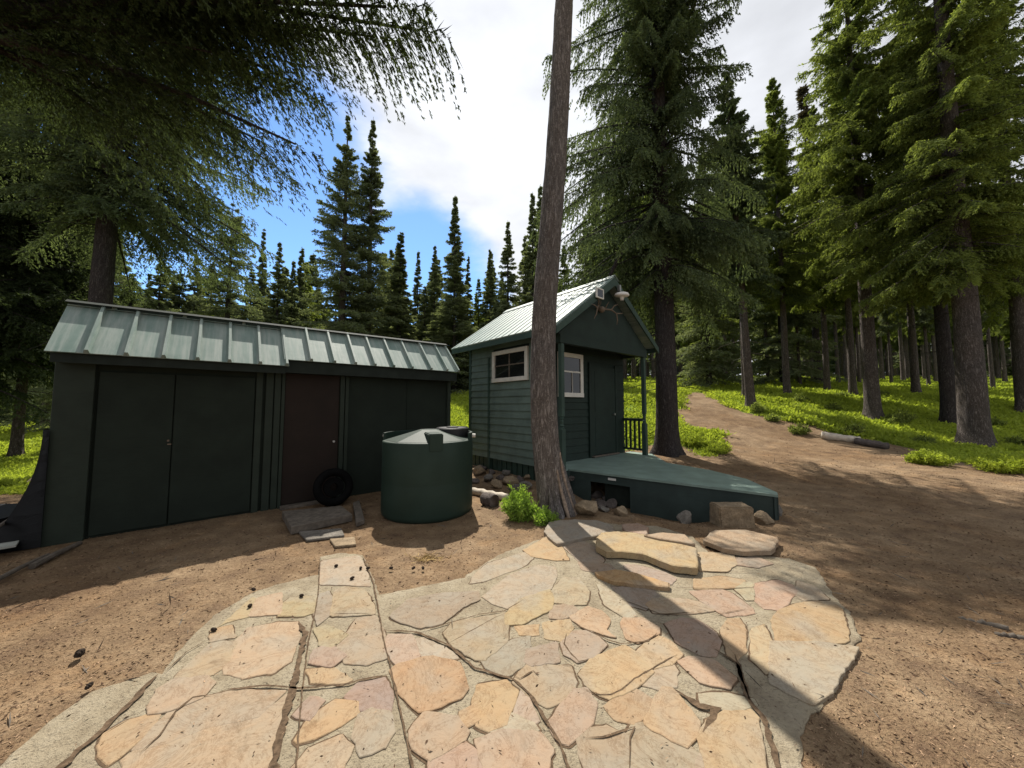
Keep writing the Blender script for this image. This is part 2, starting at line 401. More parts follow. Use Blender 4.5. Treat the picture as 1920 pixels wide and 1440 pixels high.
# ------------------------------------------------------------------ ground sheet
def ground():
    def axis(lo, hi, n, k):
        t = np.linspace(-1, 1, n); s = np.sinh(k * t) / math.sinh(k)
        return np.where(s < 0, -lo * s, hi * s) if lo < 0 else s
    xs = axis(-420, 420, 380, 6.2); t = np.linspace(0, 1, 330); ys = -6 + 700 * np.sinh(5.6 * t) / math.sinh(5.6)
    ys = np.unique(np.concatenate([[-60, -25, -12], ys]))
    X, Y = np.meshgrid(xs, ys); Z = ground_z(X, Y)
    V = np.stack([X, Y, Z], -1).reshape(-1, 3); nx = len(xs); ny = len(ys)
    i = np.arange(ny - 1)[:, None] * nx + np.arange(nx - 1)[None, :]; i = i.ravel()
    Q = np.stack([i, i + 1, i + nx + 1, i + nx], -1)
    me = npmesh('ground', V, Q, attrs={'meadow': meadow(V[:, 0], V[:, 1])}, smooth=True); me.materials.append(M['floor'])
    tag(link(bpy.data.objects.new('ground', me)), kind='structure')
ground()

# ------------------------------------------------------------------ flagstone patio
T1 = (0, 1100, 3.692); T2 = (400, 1020, 3.4286); T3 = (720, 1000, 3.274); T4 = (1040, 960, 4.5); T5 = (1060, 1180, 4.3636); T6 = (1300, 1000, 3.097); FX = (0, 0, 1.0)
CL = {'t': (.330, .255, .178), 'y': (.365, .285, .165), 'p': (.325, .235, .178), 'o': (.37, .25, .13), 'g': (.280, .250, .205), 'm': (.265, .195, .168), 'w': (.330, .300, .235)}
STONES = [
 (T1, 'y', [(1240,590),(1470,370),(1620,380),(1560,500),(1470,575)]), (T1, 'p', [(1070,800),(1120,690),(1200,640),(1400,620),(1450,660),(1380,740),(1200,810),(1080,830)]),
 (T1, 'o', [(735,1050),(760,990),(860,930),(1080,860),(1040,930),(950,1020),(850,1110),(765,1170),(740,1110)]),
 (FX, 't', [(262,1395),(330,1322),(372,1306),(430,1296),(528,1291),(470,1340),(400,1348),(330,1375)]), (FX, 't', [(243,1415),(264,1399),(332,1379),(402,1352),(472,1344),(533,1297),(520,1364),(508,1408),(480,1450),(470,1480),(255,1480)]),
 (T2, 't', [(160,610),(230,530),(420,500),(530,500),(520,600),(485,720),(380,790),(200,820),(100,790),(100,690)]),
 (T2, 't', [(290,340),(430,310),(430,430),(250,440)]), (T2, 'y', [(450,380),(500,340),(650,330),(640,420),(570,440),(440,440)]), (T2, 'o', [(0,545),(100,520),(130,580),(0,600)]), (T2, 'y', [(60,500),(240,340),(270,350),(230,440),(120,470)]),
 (T2, 't', [(790,290),(860,270),(960,290),(1020,380),(1030,430),(770,440)]), (T2, 'w', [(700,100),(940,70),(975,180),(1000,255),(850,240),(700,240)]),
 (T2, 't', [(820,640),(930,475),(1040,460),(1075,560),(1110,700),(990,740),(870,730)]), (T2, 'y', [(660,540),(740,520),(840,570),(760,640),(700,620)]), (T2, 'm', [(660,680),(740,640),(830,700),(760,760),(645,740)]),
 (T2, 'y', [(610,790),(760,790),(870,850),(800,870),(680,860)]), (T2, 'o', [(565,1215),(640,1110),(760,1010),(900,1010),(900,1080),(780,1140),(680,1190),(600,1225)]), (T2, 'w', [(945,1100),(1010,1060),(1110,1080),(1130,1170),(1080,1260),(960,1310),(940,1200)]),
 (T2, 'm', [(880,960),(950,880),(1090,865),(1130,960),(1120,1040),(960,1020)]), (T2, 'p', [(560,1400),(640,1310),(800,1240),(860,1300),(790,1440),(760,1500),(540,1500)]), (T2, 'p', [(550,1060),(620,980),(680,1000),(620,1090)]),
 (T2, 'g', [(680,320),(740,300),(760,350),(750,430),(670,500),(660,430)]),
 (T3, 'm', [(60,490),(160,400),(330,370),(560,350),(570,400),(450,450),(350,530),(230,555),(100,520)]), (T3, 'g', [(620,370),(780,250),(940,190),(1040,200),(1050,260),(1000,330),(850,390),(770,440),(680,410)]),
 (T3, 'w', [(560,250),(640,180),(850,110),(910,140),(840,195),(640,270),(540,290)]), (T3, 'o', [(870,95),(1000,15),(1080,70),(1125,150),(1040,150),(920,130)]), (T3, 'w', [(1050,340),(1100,270),(1190,270),(1240,340),(1230,415),(1130,415),(1040,400)]),
 (T3, 'o', [(760,480),(850,400),(1010,340),(1025,390),(1005,455),(860,530),(760,540)]), (T3, 'p', [(1030,440),(1140,428),(1180,470),(1100,500),(1035,500)]), (T3, 'p', [(390,600),(440,540),(740,485),(745,560),(735,645),(620,745),(560,745),(450,670)]),
 (T3, 'o', [(825,560),(930,552),(930,600),(850,600)]), (T3, 'o', [(995,540),(1130,520),(1140,570),(1100,635),(1005,620)]), (T3, 'g', [(620,760),(760,665),(880,625),(885,700),(835,785),(755,845),(660,800)]),
 (T3, 'm', [(900,705),(1045,662),(1055,765),(930,782),(885,765)]), (T3, 'm', [(1115,660),(1170,600),(1260,600),(1345,670),(1270,730),(1190,758),(1130,720)]), (T3, 'p', [(850,850),(900,805),(1130,805),(1150,900),(1110,985),(1000,1025),(900,955),(825,900)]),
 (T3, 'p', [(35,620),(160,622),(205,735),(85,778),(28,700)]), (T3, 'w', [(190,645),(255,635),(400,705),(435,745),(300,735),(222,745)]), (T3, 'o', [(60,830),(100,795),(290,755),(440,792),(470,870),(488,930),(450,975),(300,1035),(230,1055),(130,960)]),
 (T3, 'o', [(590,930),(740,905),(800,960),(740,1125),(650,1165),(583,1125),(572,1030)]), (T3, 'o', [(490,1090),(555,1045),(566,1110),(500,1150)]), (T3, 'p', [(190,1200),(260,1100),(420,1125),(485,1200),(465,1250),(300,1340),(215,1285)]),
 (T3, 'p', [(310,1345),(480,1262),(560,1360),(600,1440),(620,1500),(330,1500)]), (T3, 'p', [(590,1265),(740,1215),(935,1225),(1005,1320),(955,1440),(930,1500),(670,1500)]), (T3, 'p', [(1035,1130),(1100,1065),(1160,965),(1230,945),(1285,1040),(1245,1130),(1140,1245),(1092,1238)]),
 (T3, 'w', [(660,1190),(800,1110),(895,1152),(915,1185),(800,1205)]), (T3, 'w', [(815,1080),(850,970),(880,985),(930,1100),(900,1130)]),
 (T5, 'p', [(135,880),(200,822),(330,802),(470,862),(498,900),(478,1000),(425,1135),(405,1250),(260,1250),(170,1000)]), (T5, 'o', [(145,340),(240,232),(470,130),(560,182),(620,250),(685,330),(560,425),(380,515),(300,495),(200,425)]),
 (T4, 'y', [(155,880),(290,795),(390,835),(445,900),(410,955),(490,1020),(400,995),(260,945)]), (T4, 'o', [(590,930),(600,892),(740,892),(850,960),(842,1000),(700,1065),(620,1040)]), (T4, 'y', [(705,1188),(780,1115),(880,1045),(965,1082),(1045,1180),(955,1238),(830,1275)]),
 (T4, 'm', [(965,930),(1080,892),(1200,902),(1325,1000),(1362,1060),(1335,1165),(1230,1165),(1055,1078)]), (T4, 'o', [(1440,990),(1460,902),(1555,885),(1595,960),(1597,1130),(1520,1215),(1460,1165)]), (T4, 't', [(795,760),(860,724),(1060,724),(1195,742),(1320,815),(1100,825),(860,826)]),
 (T4, 'p', [(1085,1262),(1170,1225),(1330,1245),(1490,1370),(1435,1435),(1250,1400)]), (T4, 'o', [(1195,628),(1205,552),(1400,532),(1590,560),(1555,615),(1350,628)]), (T4, 't', [(1165,662),(1400,643),(1500,683),(1635,790),(1650,826),(1530,836),(1450,846),(1300,760)]),
 (T4, 'w', [(370,600),(560,710),(675,845),(590,865),(445,760)]), (T4, 'g', [(500,620),(600,625),(815,642),(850,690),(785,738),(765,790),(640,755)]), (T4, 'y', [(1225,335),(1500,345),(1515,420),(1440,482),(1225,478)]), (T4, 'm', [(1525,380),(1700,372),(1820,420),(1700,446),(1545,430)]),
 (T4, 'g', [(70,265),(240,235),(335,290),(400,385),(380,415),(210,395)]), (T4, 'm', [(215,410),(440,425),(500,470),(350,480),(250,470)]), (T4, 'w', [(600,440),(700,440),(900,490),(1000,540),(960,585),(830,560),(620,470)]),
 (T6, 'p', [(360,290),(480,265),(570,292),(595,330),(525,395),(498,425),(412,415),(360,370)]), (T6, 'o', [(475,500),(520,442),(640,397),(800,392),(855,432),(865,540),(872,598),(800,615),(600,612),(492,606)]), (T6, 'w', [(480,628),(700,628),(875,645),(940,655),(925,700),(815,790),(790,890),(700,965),(455,845),(472,720)]),
 (T6, 'y', [(342,560),(410,525),(445,640),(455,735),(418,785),(343,700)]), (T6, 'w', [(68,918),(200,932),(325,942),(342,978),(200,1005),(72,997)]), (T6, 'o', [(62,1160),(100,1102),(180,1045),(328,1025),(366,1080),(388,1363),(395,1420),(100,1420),(82,1250)]),
 (T5, 'o', [(682,740),(780,545),(812,484),(868,484),(955,600),(1055,720),(1035,800),(985,893),(870,845)]), (T5, 'o', [(363,610),(430,535),(560,485),(695,562),(675,648),(560,705),(442,688)]), (T5, 't', [(538,880),(582,785),(680,765),(820,865),(1000,955),(1092,1020),(1045,1135),(1020,1250),(533,1250)]),
 (T5, 'g', [(655,418),(740,334),(868,275),(895,330),(872,415),(780,445)]), (T6, 'w', [(262,315),(300,280),(345,285),(345,365),(310,370)]), (T6, 'w', [(610,270),(700,300),(760,360),(640,370),(600,340)]), (T5, 't', [(1110,1040),(1180,990),(1200,1100),(1190,1250),(1060,1250)]),
]
OUTLINE = [(-70,1500),(10,1425),(40,1390),(95,1345),(175,1290),(282,1258),(300,1262),(340,1210),(400,1150),(470,1110),(530,1090),(598,1075),(600,1042),(640,1034),(680,1038),(700,1080),(712,1112),(800,1095),(870,1080),(930,1040),(1027,1003),(1045,985),(1075,972),(1110,975),(1160,982),(1230,984),(1300,1005),(1330,1036),(1400,1038),(1480,1045),(1530,1062),(1545,1085),(1560,1110),(1598,1150),(1612,1195),(1590,1235),(1565,1290),(1530,1325),(1508,1352),(1502,1390),(1502,1440),(1505,1500),(700,1540)]
JOINTS = [  # dirt-filled joints: points in photo pixels, width in metres
 ([(600,1048),(597,1110),(590,1150),(578,1200),(566,1300),(555,1440),(548,1500)], .012), ([(560,1165),(572,1185),(560,1240),(548,1290),(535,1340),(522,1390),(512,1440),(500,1500)], .05),
 ([(680,1042),(700,1090),(718,1190),(730,1240),(748,1320),(775,1440),(785,1500)], .014), ([(400,1300),(425,1290),(500,1283),(558,1288),(604,1285),(654,1280),(672,1273),(732,1262)], .016),
 ([(720,1180),(780,1183),(842,1208),(890,1250),(934,1263),(964,1272),(995,1300),(1025,1350),(1050,1390),(1066,1440),(1075,1500)], .022), ([(296,1262),(270,1288),(235,1325),(195,1362),(150,1402),(110,1440),(60,1490)], .045),
 ([(783,1182),(850,1164),(900,1150),(945,1144),(983,1122)], .012), ([(262,1410),(300,1375),(330,1330),(362,1305),(400,1300)], .016), ([(1378,1225),(1400,1300),(1412,1320),(1430,1340),(1446,1390),(1462,1440),(1475,1500)], .035),
 ([(1066,1175),(1085,1172),(1140,1198),(1165,1205),(1215,1200),(1232,1185)], .014), ([(1010,1265),(1000,1255),(975,1270),(965,1265)], .02), ([(1062,1185),(1058,1205),(1068,1220),(1085,1238),(1100,1235)], .014),
 ([(1095,1290),(1125,1300),(1145,1300),(1165,1290),(1190,1270),(1225,1250),(1250,1235),(1270,1225)], .012), ([(1180,1440),(1182,1380),(1190,1360),(1130,1380),(1092,1380)], .012), ([(1265,1290),(1310,1320),(1345,1325),(1330,1350),(1318,1370)], .05),
 ([(305,1262),(350,1220),(385,1200),(400,1197)], .010), ([(840,1205),(930,1155),(945,1150)], .008), ([(1340,1215),(1380,1240),(1395,1275),(1405,1310)], .03), ([(1240,1050),(1300,1066),(1330,1070),(1420,1072)], .008), ([(1270,1100),(1350,1102),(1420,1100)], .01),
 ([(500,1155),(560,1152)], .006), ([(620,1149),(700,1148)], .006), ([(1160,1120),(1240,1150),(1300,1146)], .01), ([(1310,1140),(1345,1150),(1400,1140)], .008),
]
def dense(P, step, jit, seed):
    rr = random.Random(seed); out = []
    n = len(P)
    for i in range(n):
        a = Vector(P[i]); b = Vector(P[(i + 1) % n]); k = max(1, int((b - a).length / step))
        for j in range(k):
            p = a.lerp(b, j / k); out.append(Vector((p.x + rr.uniform(-jit, jit), p.y + rr.uniform(-jit, jit))))
    return out
def shrink(P, d):
    n = len(P); out = []
    ar = sum(P[i].x * P[(i + 1) % n].y - P[(i + 1) % n].x * P[i].y for i in range(n))
    s = 1 if ar > 0 else -1
    for i in range(n):
        t = (P[(i + 1) % n] - P[i - 1]); t = t.normalized() if t.length > 1e-9 else Vector((1, 0))
        out.append(P[i] + Vector((-t.y, t.x)) * d * s)
    return out
def lid(V, F, T, P, zb, zt, bevel, tint):
    """stone with bevelled rim appended to shared lists"""
    n = len(P); Q = shrink(P, bevel); b = len(V)
    for p in P: V.append((p.x, p.y, zb))
    for p in P: V.append((p.x, p.y, zt - bevel * .6))
    for p in Q: V.append((p.x, p.y, zt))
    for i in range(n):
        j = (i + 1) % n
        F.append((b + i, b + j, b + n + j, b + n + i)); F.append((b + n + i, b + n + j, b + 2 * n + j, b + 2 * n + i))
    for t in geometry.tessellate_polygon([[Vector((p.x, p.y, 0)) for p in Q]]):
        F.append(tuple(b + 2 * n + k for k in t))
    T += [tint] * (3 * n)
def smooth_poly(P):
    n = len(P); out = []
    for i in range(n):
        a, b = Vector(P[i]), Vector(P[(i + 1) % n]); out += [a.lerp(b, .06), a.lerp(b, .94)]
    return out
def tinted(name, V, F, T, mat, parent=None):
    me = bpy.data.meshes.new(name); me.from_pydata([tuple(v) for v in V], [], F)
    a = me.color_attributes.new('tint', 'FLOAT_COLOR', 'POINT')
    a.data.foreach_set('color', np.array([(*t, 1) for t in T], np.float32).ravel())
    me.materials.append(M[mat]); bm = bmesh.new(); bm.from_mesh(me); bmesh.ops.recalc_face_normals(bm, faces=bm.faces); bm.to_mesh(me); bm.free()
    o = bpy.data.objects.new(name, me); return link(o, parent)
def vary(c, rr, s=.07):
    c = tuple(v * .50 + w * .50 for v, w in zip(c, (.335, .270, .190)))
    k = 1 + rr.uniform(-s, s) - .17; return tuple(max(0, v * k * (1 + rr.uniform(-.04, .04))) for v in c)
def to2(P, z, tile=FX): return [Vector(atz(tile[0] + x / tile[2], tile[1] + y / tile[2], z)[:2]) for x, y in P]
def patio():
    # mortar bed
    P = dense([tuple(p) for p in to2(OUTLINE, .022)], .05, .012, 3)
    V, F, T = [], [], []
    lid(V, F, T, P, -.06, .024, .01, (1, 1, 1))
    tinted('flagstone_patio', V, F, T, 'mortar').name = 'patio_bed'
    tag(bpy.data.objects['patio_bed'], kind='structure')
    V, F, T = [], [], []; rr = random.Random(4); cracks = []
    for i, (tile, c, poly) in enumerate(STONES):
        w = to2(poly, .035, tile); cc_ = sum(w, Vector((0, 0))) / len(w); w = [cc_ + (p - cc_) * (1 + .036 / max((p - cc_).length, .03)) for p in w]; w = smooth_poly([tuple(p) for p in w]); w = dense([tuple(p) for p in w], .035, .0055, i)
        if rr.random() < .85: cracks.append(w)
        lid(V, F, T, w, .0, .0305 + rr.uniform(-.003, .004), .004, vary(CL[c], rr))
    tag(tinted('flagstone_paving', V, F, T, 'stone'), kind='structure')
    V, F, T = [], [], []; rr = random.Random(9)
    for i, w in enumerate(cracks):
        g = shrink(w, -.006); ph = rr.uniform(0, 6)
        g = [p + (q - p) * max(-.2, .6 + 1.3 * math.sin(j * .33 + ph) + rr.uniform(-.4, .4)) for j, (p, q) in enumerate(zip(w, g))]
        b = len(V); V += [(p.x, p.y, .0252 + .000018 * i) for p in g]; T += [(1, 1, 1)] * len(g)
        for t in geometry.tessellate_polygon([[Vector((p.x, p.y, 0)) for p in g]]): F.append(tuple(b + k for k in t))
    tag(tinted('dirt_cracks', V, F, T, 'joint_dirt'), kind='structure')
    V, F, T = [], [], []
    for k, (pl, wd) in enumerate(JOINTS):
        w = to2(pl, .03); rr = random.Random(k); pts = []
        for a, b in zip(w, w[1:]):
            m_ = max(1, int((b - a).length / .03))
            pts += [a.lerp(b, j / m_) for j in range(m_)]
        pts.append(w[-1]); L_, R_ = [], []
        for i, p in enumerate(pts):
            t = (pts[min(i + 1, len(pts) - 1)] - pts[max(i - 1, 0)]).normalized(); nn = Vector((-t.y, t.x))
            e = min(1, i / 3, (len(pts) - 1 - i) / 3); e = max(e, .15)
            L_.append(p + nn * wd * e * rr.uniform(.15, .55)); R_.append(p - nn * wd * e * rr.uniform(.15, .55))
        b = len(V)
        for p, q in zip(L_, R_): V += [(p.x, p.y, .0345), (q.x, q.y, .0345)]; T += [(1, 1, 1)] * 2
        for i in range(len(pts) - 1): F.append((b + 2 * i, b + 2 * i + 1, b + 2 * i + 3, b + 2 * i + 2))
    tag(tinted('dirt_joints', V, F, T, 'joint_dirt'), kind='structure')
patio()

for n_ in ('patio_bed', 'flagstone_paving', 'dirt_cracks', 'dirt_joints'): bpy.data.objects[n_].location.z = -.010
def big_slab(poly, tile, z, th, c, label, tilt=(0, 0), sh=.05):
    w = to2(poly, z, tile); w = dense([tuple(p) for p in smooth_poly([tuple(p) for p in w])], .04, .007, len(label))
    V, F, T = [], [], []
    lid(V, F, T, w, z - th - .02, z, .012, tuple(v * .86 for v in CL[c]))
    cx = sum(p.x for p in w) / len(w); cy = sum(p.y for p in w) / len(w)
    V = [(x, y, zz + (x - cx) * tilt[0] + (y - cy) * tilt[1]) for x, y, zz in V]
    o = tinted('stone_slab', V, F, T, 'stone'); own_origin(o); return tag(o, label, 'stone slab')
big_slab([(350,210),(400,170),(560,155),(780,190),(1000,250),(1200,300),(1210,470),(1000,450),(750,350),(560,330),(430,330),(350,280)], T4, .10, .05, 'y', 'long thick yellow-tan flagstone overlapping the top of the patio with a shaded gap below')
big_slab([(560,100),(700,90),(790,120),(780,190),(600,170)], T4, .10, .07, 'p', 'small pinkish flat stone behind the long yellow-tan slab')
big_slab([(750,190),(900,170),(1100,185),(1190,270),(1080,250),(900,225)], T4, .125, .10, 't', 'thin pointed tan slab along the back edge of the patio')
big_slab([(1250,230),(1330,150),(1600,145),(1880,210),(1890,240),(1830,320),(1600,330),(1420,300)], T4, .085, .035, 't', 'smooth oval tan slab lying loose in front of the block step', (0, 0))
big_slab([(1120,930),(1300,920),(1560,930),(1740,990),(1760,1040),(1560,1100),(1380,1130),(1110,1195),(1000,1110),(960,1050),(1010,950)], (860, 820, 6.0), .06, .05, 'g', 'flat grey slab at the foot of the big bare trunk, half in its shadow')
big_slab([(340,500),(520,480),(700,510),(980,600),(970,630),(700,605),(480,575),(370,530)], T4, .055, .02, 'o', 'narrow orange-tan slab below the long yellow-tan one, dark edge in front')

# ------------------------------------------------------------------ rocks
def rock_mesh(name, size, seed, mat, blocky=.0):
    bm = bmesh.new(); bmesh.ops.create_icosphere(bm, subdivisions=3, radius=.5)
    rr = random.Random(seed); cuts = [(Vector((rr.uniform(-1, 1), rr.uniform(-1, 1), rr.uniform(-1, 1))).normalized(), rr.uniform(.22, .40)) for _ in range(10)]
    off = Vector((seed * 1.7, seed * .3, seed * .9))
    from mathutils import noise as mn
    for v in bm.verts:
        for n, d in cuts:
            k = v.co.dot(n) - d
            if k > 0: v.co -= n * k * .92
        v.co += v.co.normalized() * mn.noise(v.co * 3 + off) * .07 + v.co.normalized() * mn.noise(v.co * 8 + off) * .025
        v.co.x *= size[0]; v.co.y *= size[1]; v.co.z *= size[2]
    me = bpy.data.meshes.new(name); bm.to_mesh(me); bm.free(); me.materials.append(M[mat]); return me
def rock(px, py, size, seed, mat, label, cat='rock', group=None, name='rock', rz=None, zoff=None, xy=None):
    p = hit(px, py) if xy is None else np.array([xy[0], xy[1], gz(*xy)])
    o = bpy.data.objects.new(name, rock_mesh(name, size, seed, mat)); link(o)
    zz = gz(p[0], p[1]) if zoff is None else zoff
    o.location = (p[0], p[1] + size[1] * .4 * (xy is None), zz + size[2] * .26); o.rotation_euler = (0, 0, seed * 1.3 if rz is None else rz)
    return tag(o, label, cat, group)
rock(1282, 978, (.30, .24, .26), 3, 'rock_grey', 'round grey-brown rock against the deck front, left of the block step', xy=tuple(atz(1282, 975)[:2]))
rock(1442, 985, (.30, .24, .24), 5, 'rock_tan', 'rounded tan rock at the right corner of the deck beside the block step')
rock(1466, 970, (.22, .2, .22), 15, 'rock_grey', 'small grey rock tucked behind the tan rock at the deck corner')
rock(1105, 972, (.52, .36, .30), 8, 'rock_tan', 'jagged orange-tan rock right of the big bare trunk')
rock(1166, 970, (.24, .2, .20), 9, 'rock_tan', 'small upright tan rock below the hole in the deck front')
rock(1075, 968, (.22, .14, .12), 10, 'rock_grey', 'small pale rock touching the grey slab by the big trunk')
rock(1136, 962, (.22, .2, .13), 12, 'rock_grey', 'flat pale rock between the two tan rocks by the deck hole')
rock(60, 915, (.75, .45, .34), 21, 'rock_tan', 'low tan boulder in the bright grass left of the shed', 'boulder')
rk = [(886, 868), (905, 876), (896, 892), (922, 890), (940, 902), (915, 905), (958, 912), (975, 905), (890, 908), (985, 920), (930, 918), (965, 926), (905, 884), (950, 892), (988, 900), (940, 880), (912, 866), (928, 872)]
for i, (x, y) in enumerate(rk):
    s = random.Random(i).uniform(.20, .40)
    rock(x, y, (s, s * .8, s * .72), 30 + i, ['rock_dark', 'rock_grey', 'rock_tan', 'rock_dark'][i % 4] if i else 'rock_green', 'grey-brown rock in the pile along the cabin left wall behind the tank', group='rocks piled along the cabin wall')
for i, (x, y) in enumerate([(1062, 905), (1072, 925), (1066, 942), (1080, 955)]):
    rock(x, y + 4, (.30, .22, .12), 60 + i, 'rock_dark' if i % 2 else 'rock_grey', ['topmost dark flat rock of the stack between trunk and deck', 'second dark flat rock of the stack between trunk and deck', 'third pale flat rock of the stack between trunk and deck', 'lowest dark rock of the stack between trunk and deck'][i], zoff=[.30, .18, .07, -.02][i], name='rock')
for i, (x, y) in enumerate([(1120, 938), (1140, 945), (1160, 935), (1150, 955), (1128, 952)]):
    rock(x, y, (.28, .22, .2), 70 + i, 'rock_dark', 'dark rock in the hollow under the deck opening', group='dark rocks under the deck opening')
def block_step():
    bm = bmesh.new(); p = hit(1350, 990); a = Vector((p[0], p[1], 0)); d1 = Vector((.97, -.12, 0)) * .47; d2 = Vector((.05, .95, 0)) * .30
    z = gz(p[0], p[1]); lo = [a, a + d1, a + d1 + d2, a + d2]
    prism(bm, [q + Vector((0, 0, z - .03)) for q in lo], [q + Vector((0, 0, z + .27)) + (q - a) * -.03 for q in lo])
    bmesh.ops.bevel(bm, geom=bm.edges[:], offset=.018, segments=2, affect='EDGES')
    bmesh.ops.subdivide_edges(bm, edges=bm.edges[:], cuts=3, use_grid_fill=True)
    from mathutils import noise as mn
    for v in bm.verts: v.co += Vector((mn.noise(v.co * 9), mn.noise(v.co * 9 + Vector((5, 0, 0))), mn.noise(v.co * 9 + Vector((0, 7, 0))))) * .014
    o = bmobj('stone_block', bm, 'rock_tan'); own_origin(o); tag(o, 'squared brown stone block set as a step against the deck front', 'stone block')
block_step()

# ------------------------------------------------------------------ shed
def metal_panels(bm, eu, ez, ru, rz, v0, v1, ribs, t=.012):
    """roof plane running from eave (eu, ez) to ridge (ru, rz), v0..v1, raised ribs at the given v"""
    slab(bm, W(eu, v0, ez), W(eu, v1, ez), W(ru, v1, rz), W(ru, v0, rz), t)
    n = Vector((0, 0, 0)); a = W(eu, v0, ez); n = (W(eu, v1, ez) - a).cross(W(ru, v0, rz) - a).normalized()
    if n.z < 0: n = -n
    for v in ribs:
        for (w0, w1, h0, h1) in ((.026, .015, .001, .052),):
            lo = [W(eu, v - w0, ez), W(eu, v + w0, ez), W(ru, v + w0, rz), W(ru, v - w0, rz)]
            hi = [W(eu, v - w1, ez), W(eu, v + w1, ez), W(ru, v + w1, rz), W(ru, v - w1, rz)]
            prism(bm, [p + n * h0 for p in lo], [p + n * h1 for p in hi])
def shed():
    g = W(6.75, 1.2, 0); root = empty('shed', (g.x, g.y, 0), 'long low dark green shed with pale green ribbed metal roof', 'shed')
    bm = bmesh.new(); prof = [(6.75, -.1), (6.75, 2.36), (7.05, 2.84), (9.3, 2.1), (9.3, -.1)]
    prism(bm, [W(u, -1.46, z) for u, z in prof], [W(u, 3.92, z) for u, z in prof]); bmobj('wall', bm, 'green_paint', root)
    bm = bmesh.new(); metal_panels(bm, 6.40, 2.27, 7.05, 2.93, -1.50, .86, [-1.19, -.87, -.54, -.21, .13, .49, .83], .012)
    metal_panels(bm, 6.44, 2.375, 7.055, 2.995, .80, 4.0, [1.17, 1.52, 1.86, 2.2, 2.55, 2.92, 3.33, 3.7, 3.97], .012)
    bmobj('roof', bm, 'roof', root)
    bm = bmesh.new(); metal_panels(bm, 9.6, 2.12, 7.06, 2.955, -1.50, 4.0, [-1.1, -.4, .3, 1.0, 1.7, 2.4, 3.1, 3.8])
    bmobj('roof_back', bm, 'roof', root)
    bm = bmesh.new(); box(bm, 6.46, 6.49, -1.47, .82, 2.15, 2.262); box(bm, 6.50, 6.53, .82, 3.97, 2.17, 2.36); bmobj('fascia', bm, 'soffit', root)
    bm = bmesh.new(); box(bm, 6.535, 6.745, -1.45, 3.9, 2.17, 2.19); bmobj('soffit', bm, 'soffit', root)
    # ridge flashing
    bm = bmesh.new(); slab(bm, W(6.99, -1.51, 2.975), W(6.99, 4.01, 3.035), W(7.07, 4.01, 3.075), W(7.07, -1.51, 3.015), .006)
    slab(bm, W(7.073, -1.51, 3.014), W(7.073, 4.01, 3.074), W(7.2, 4.01, 3.02), W(7.2, -1.51, 2.96), .006); bmobj('ridge_cap', bm, 'soffit', root)
    bm = bmesh.new(); box(bm, 6.69, 6.747, -1.48, -1.16, .0, 2.2, .006); bmobj('corner_board', bm, 'green_trim', root)
    bm = bmesh.new(); box(bm, 6.69, 6.747, 3.86, 3.94, .0, 2.2, .006); bmobj('corner_board', bm, 'green_trim', root)
    for a, b in ((-1.13, -.442), (-.430, .46)):
        bm = bmesh.new(); box(bm, 6.715, 6.747, a, b, .04, 2.08, .004)
        for k in range(1, 3): 
            v = a + (b - a) * k / 3; 
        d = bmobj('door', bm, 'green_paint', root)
        if a < -1:
            bm = bmesh.new(); tube(bm, [W(6.712, -.47, 1.17), W(6.66, -.47, 1.17)], [.010, .014], 10); bmobj('handle', bm, 'antler', d)
            bm = bmesh.new(); box(bm, 6.700, 6.713, -.48, -.44, 1.11, 1.125); bmobj('hasp', bm, 'antler', d)
    for a, b in ((.475, .56), (.60, .70), (.715, .80)):
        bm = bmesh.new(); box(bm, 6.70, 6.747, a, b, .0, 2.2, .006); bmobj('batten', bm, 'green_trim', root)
    bm = bmesh.new(); box(bm, 6.722, 6.747, .86, 1.68, .05, 2.22, .004)
    bmobj('brown_door', bm, 'brown_door', root).name = 'door'
    d = root.children[-1]
    dd = [c for c in root.children if c.name.startswith('door')][-1]; dd['label'] = 'dark brown door without panels in the middle of the shed'
    bm = bmesh.new(); tube(bm, [W(6.72, 1.60, 1.02), W(6.67, 1.60, 1.02)], [.014, .02], 10); bmobj('handle', bm, 'steel', dd)
    bm = bmesh.new(); box(bm, 6.69, 6.747, .81, .855, .0, 2.26, .004); box(bm, 6.69, 6.747, 1.69, 1.76, .0, 2.26, .004); box(bm, 6.69, 6.747, 1.775, 1.83, 0, 2.26, .004); bmobj('door_frame', bm, 'green_trim', root)
    bm = bmesh.new(); box(bm, 6.56, 6.72, .84, 1.46, .0, .045, .006); bmobj('threshold', bm, 'wood_grey', root)
    for v in (2.95,):
        bm = bmesh.new(); box(bm, 6.735, 6.748, v, v + .02, .05, 2.2); bmobj('batten', bm, 'green_paint', root)
shed()

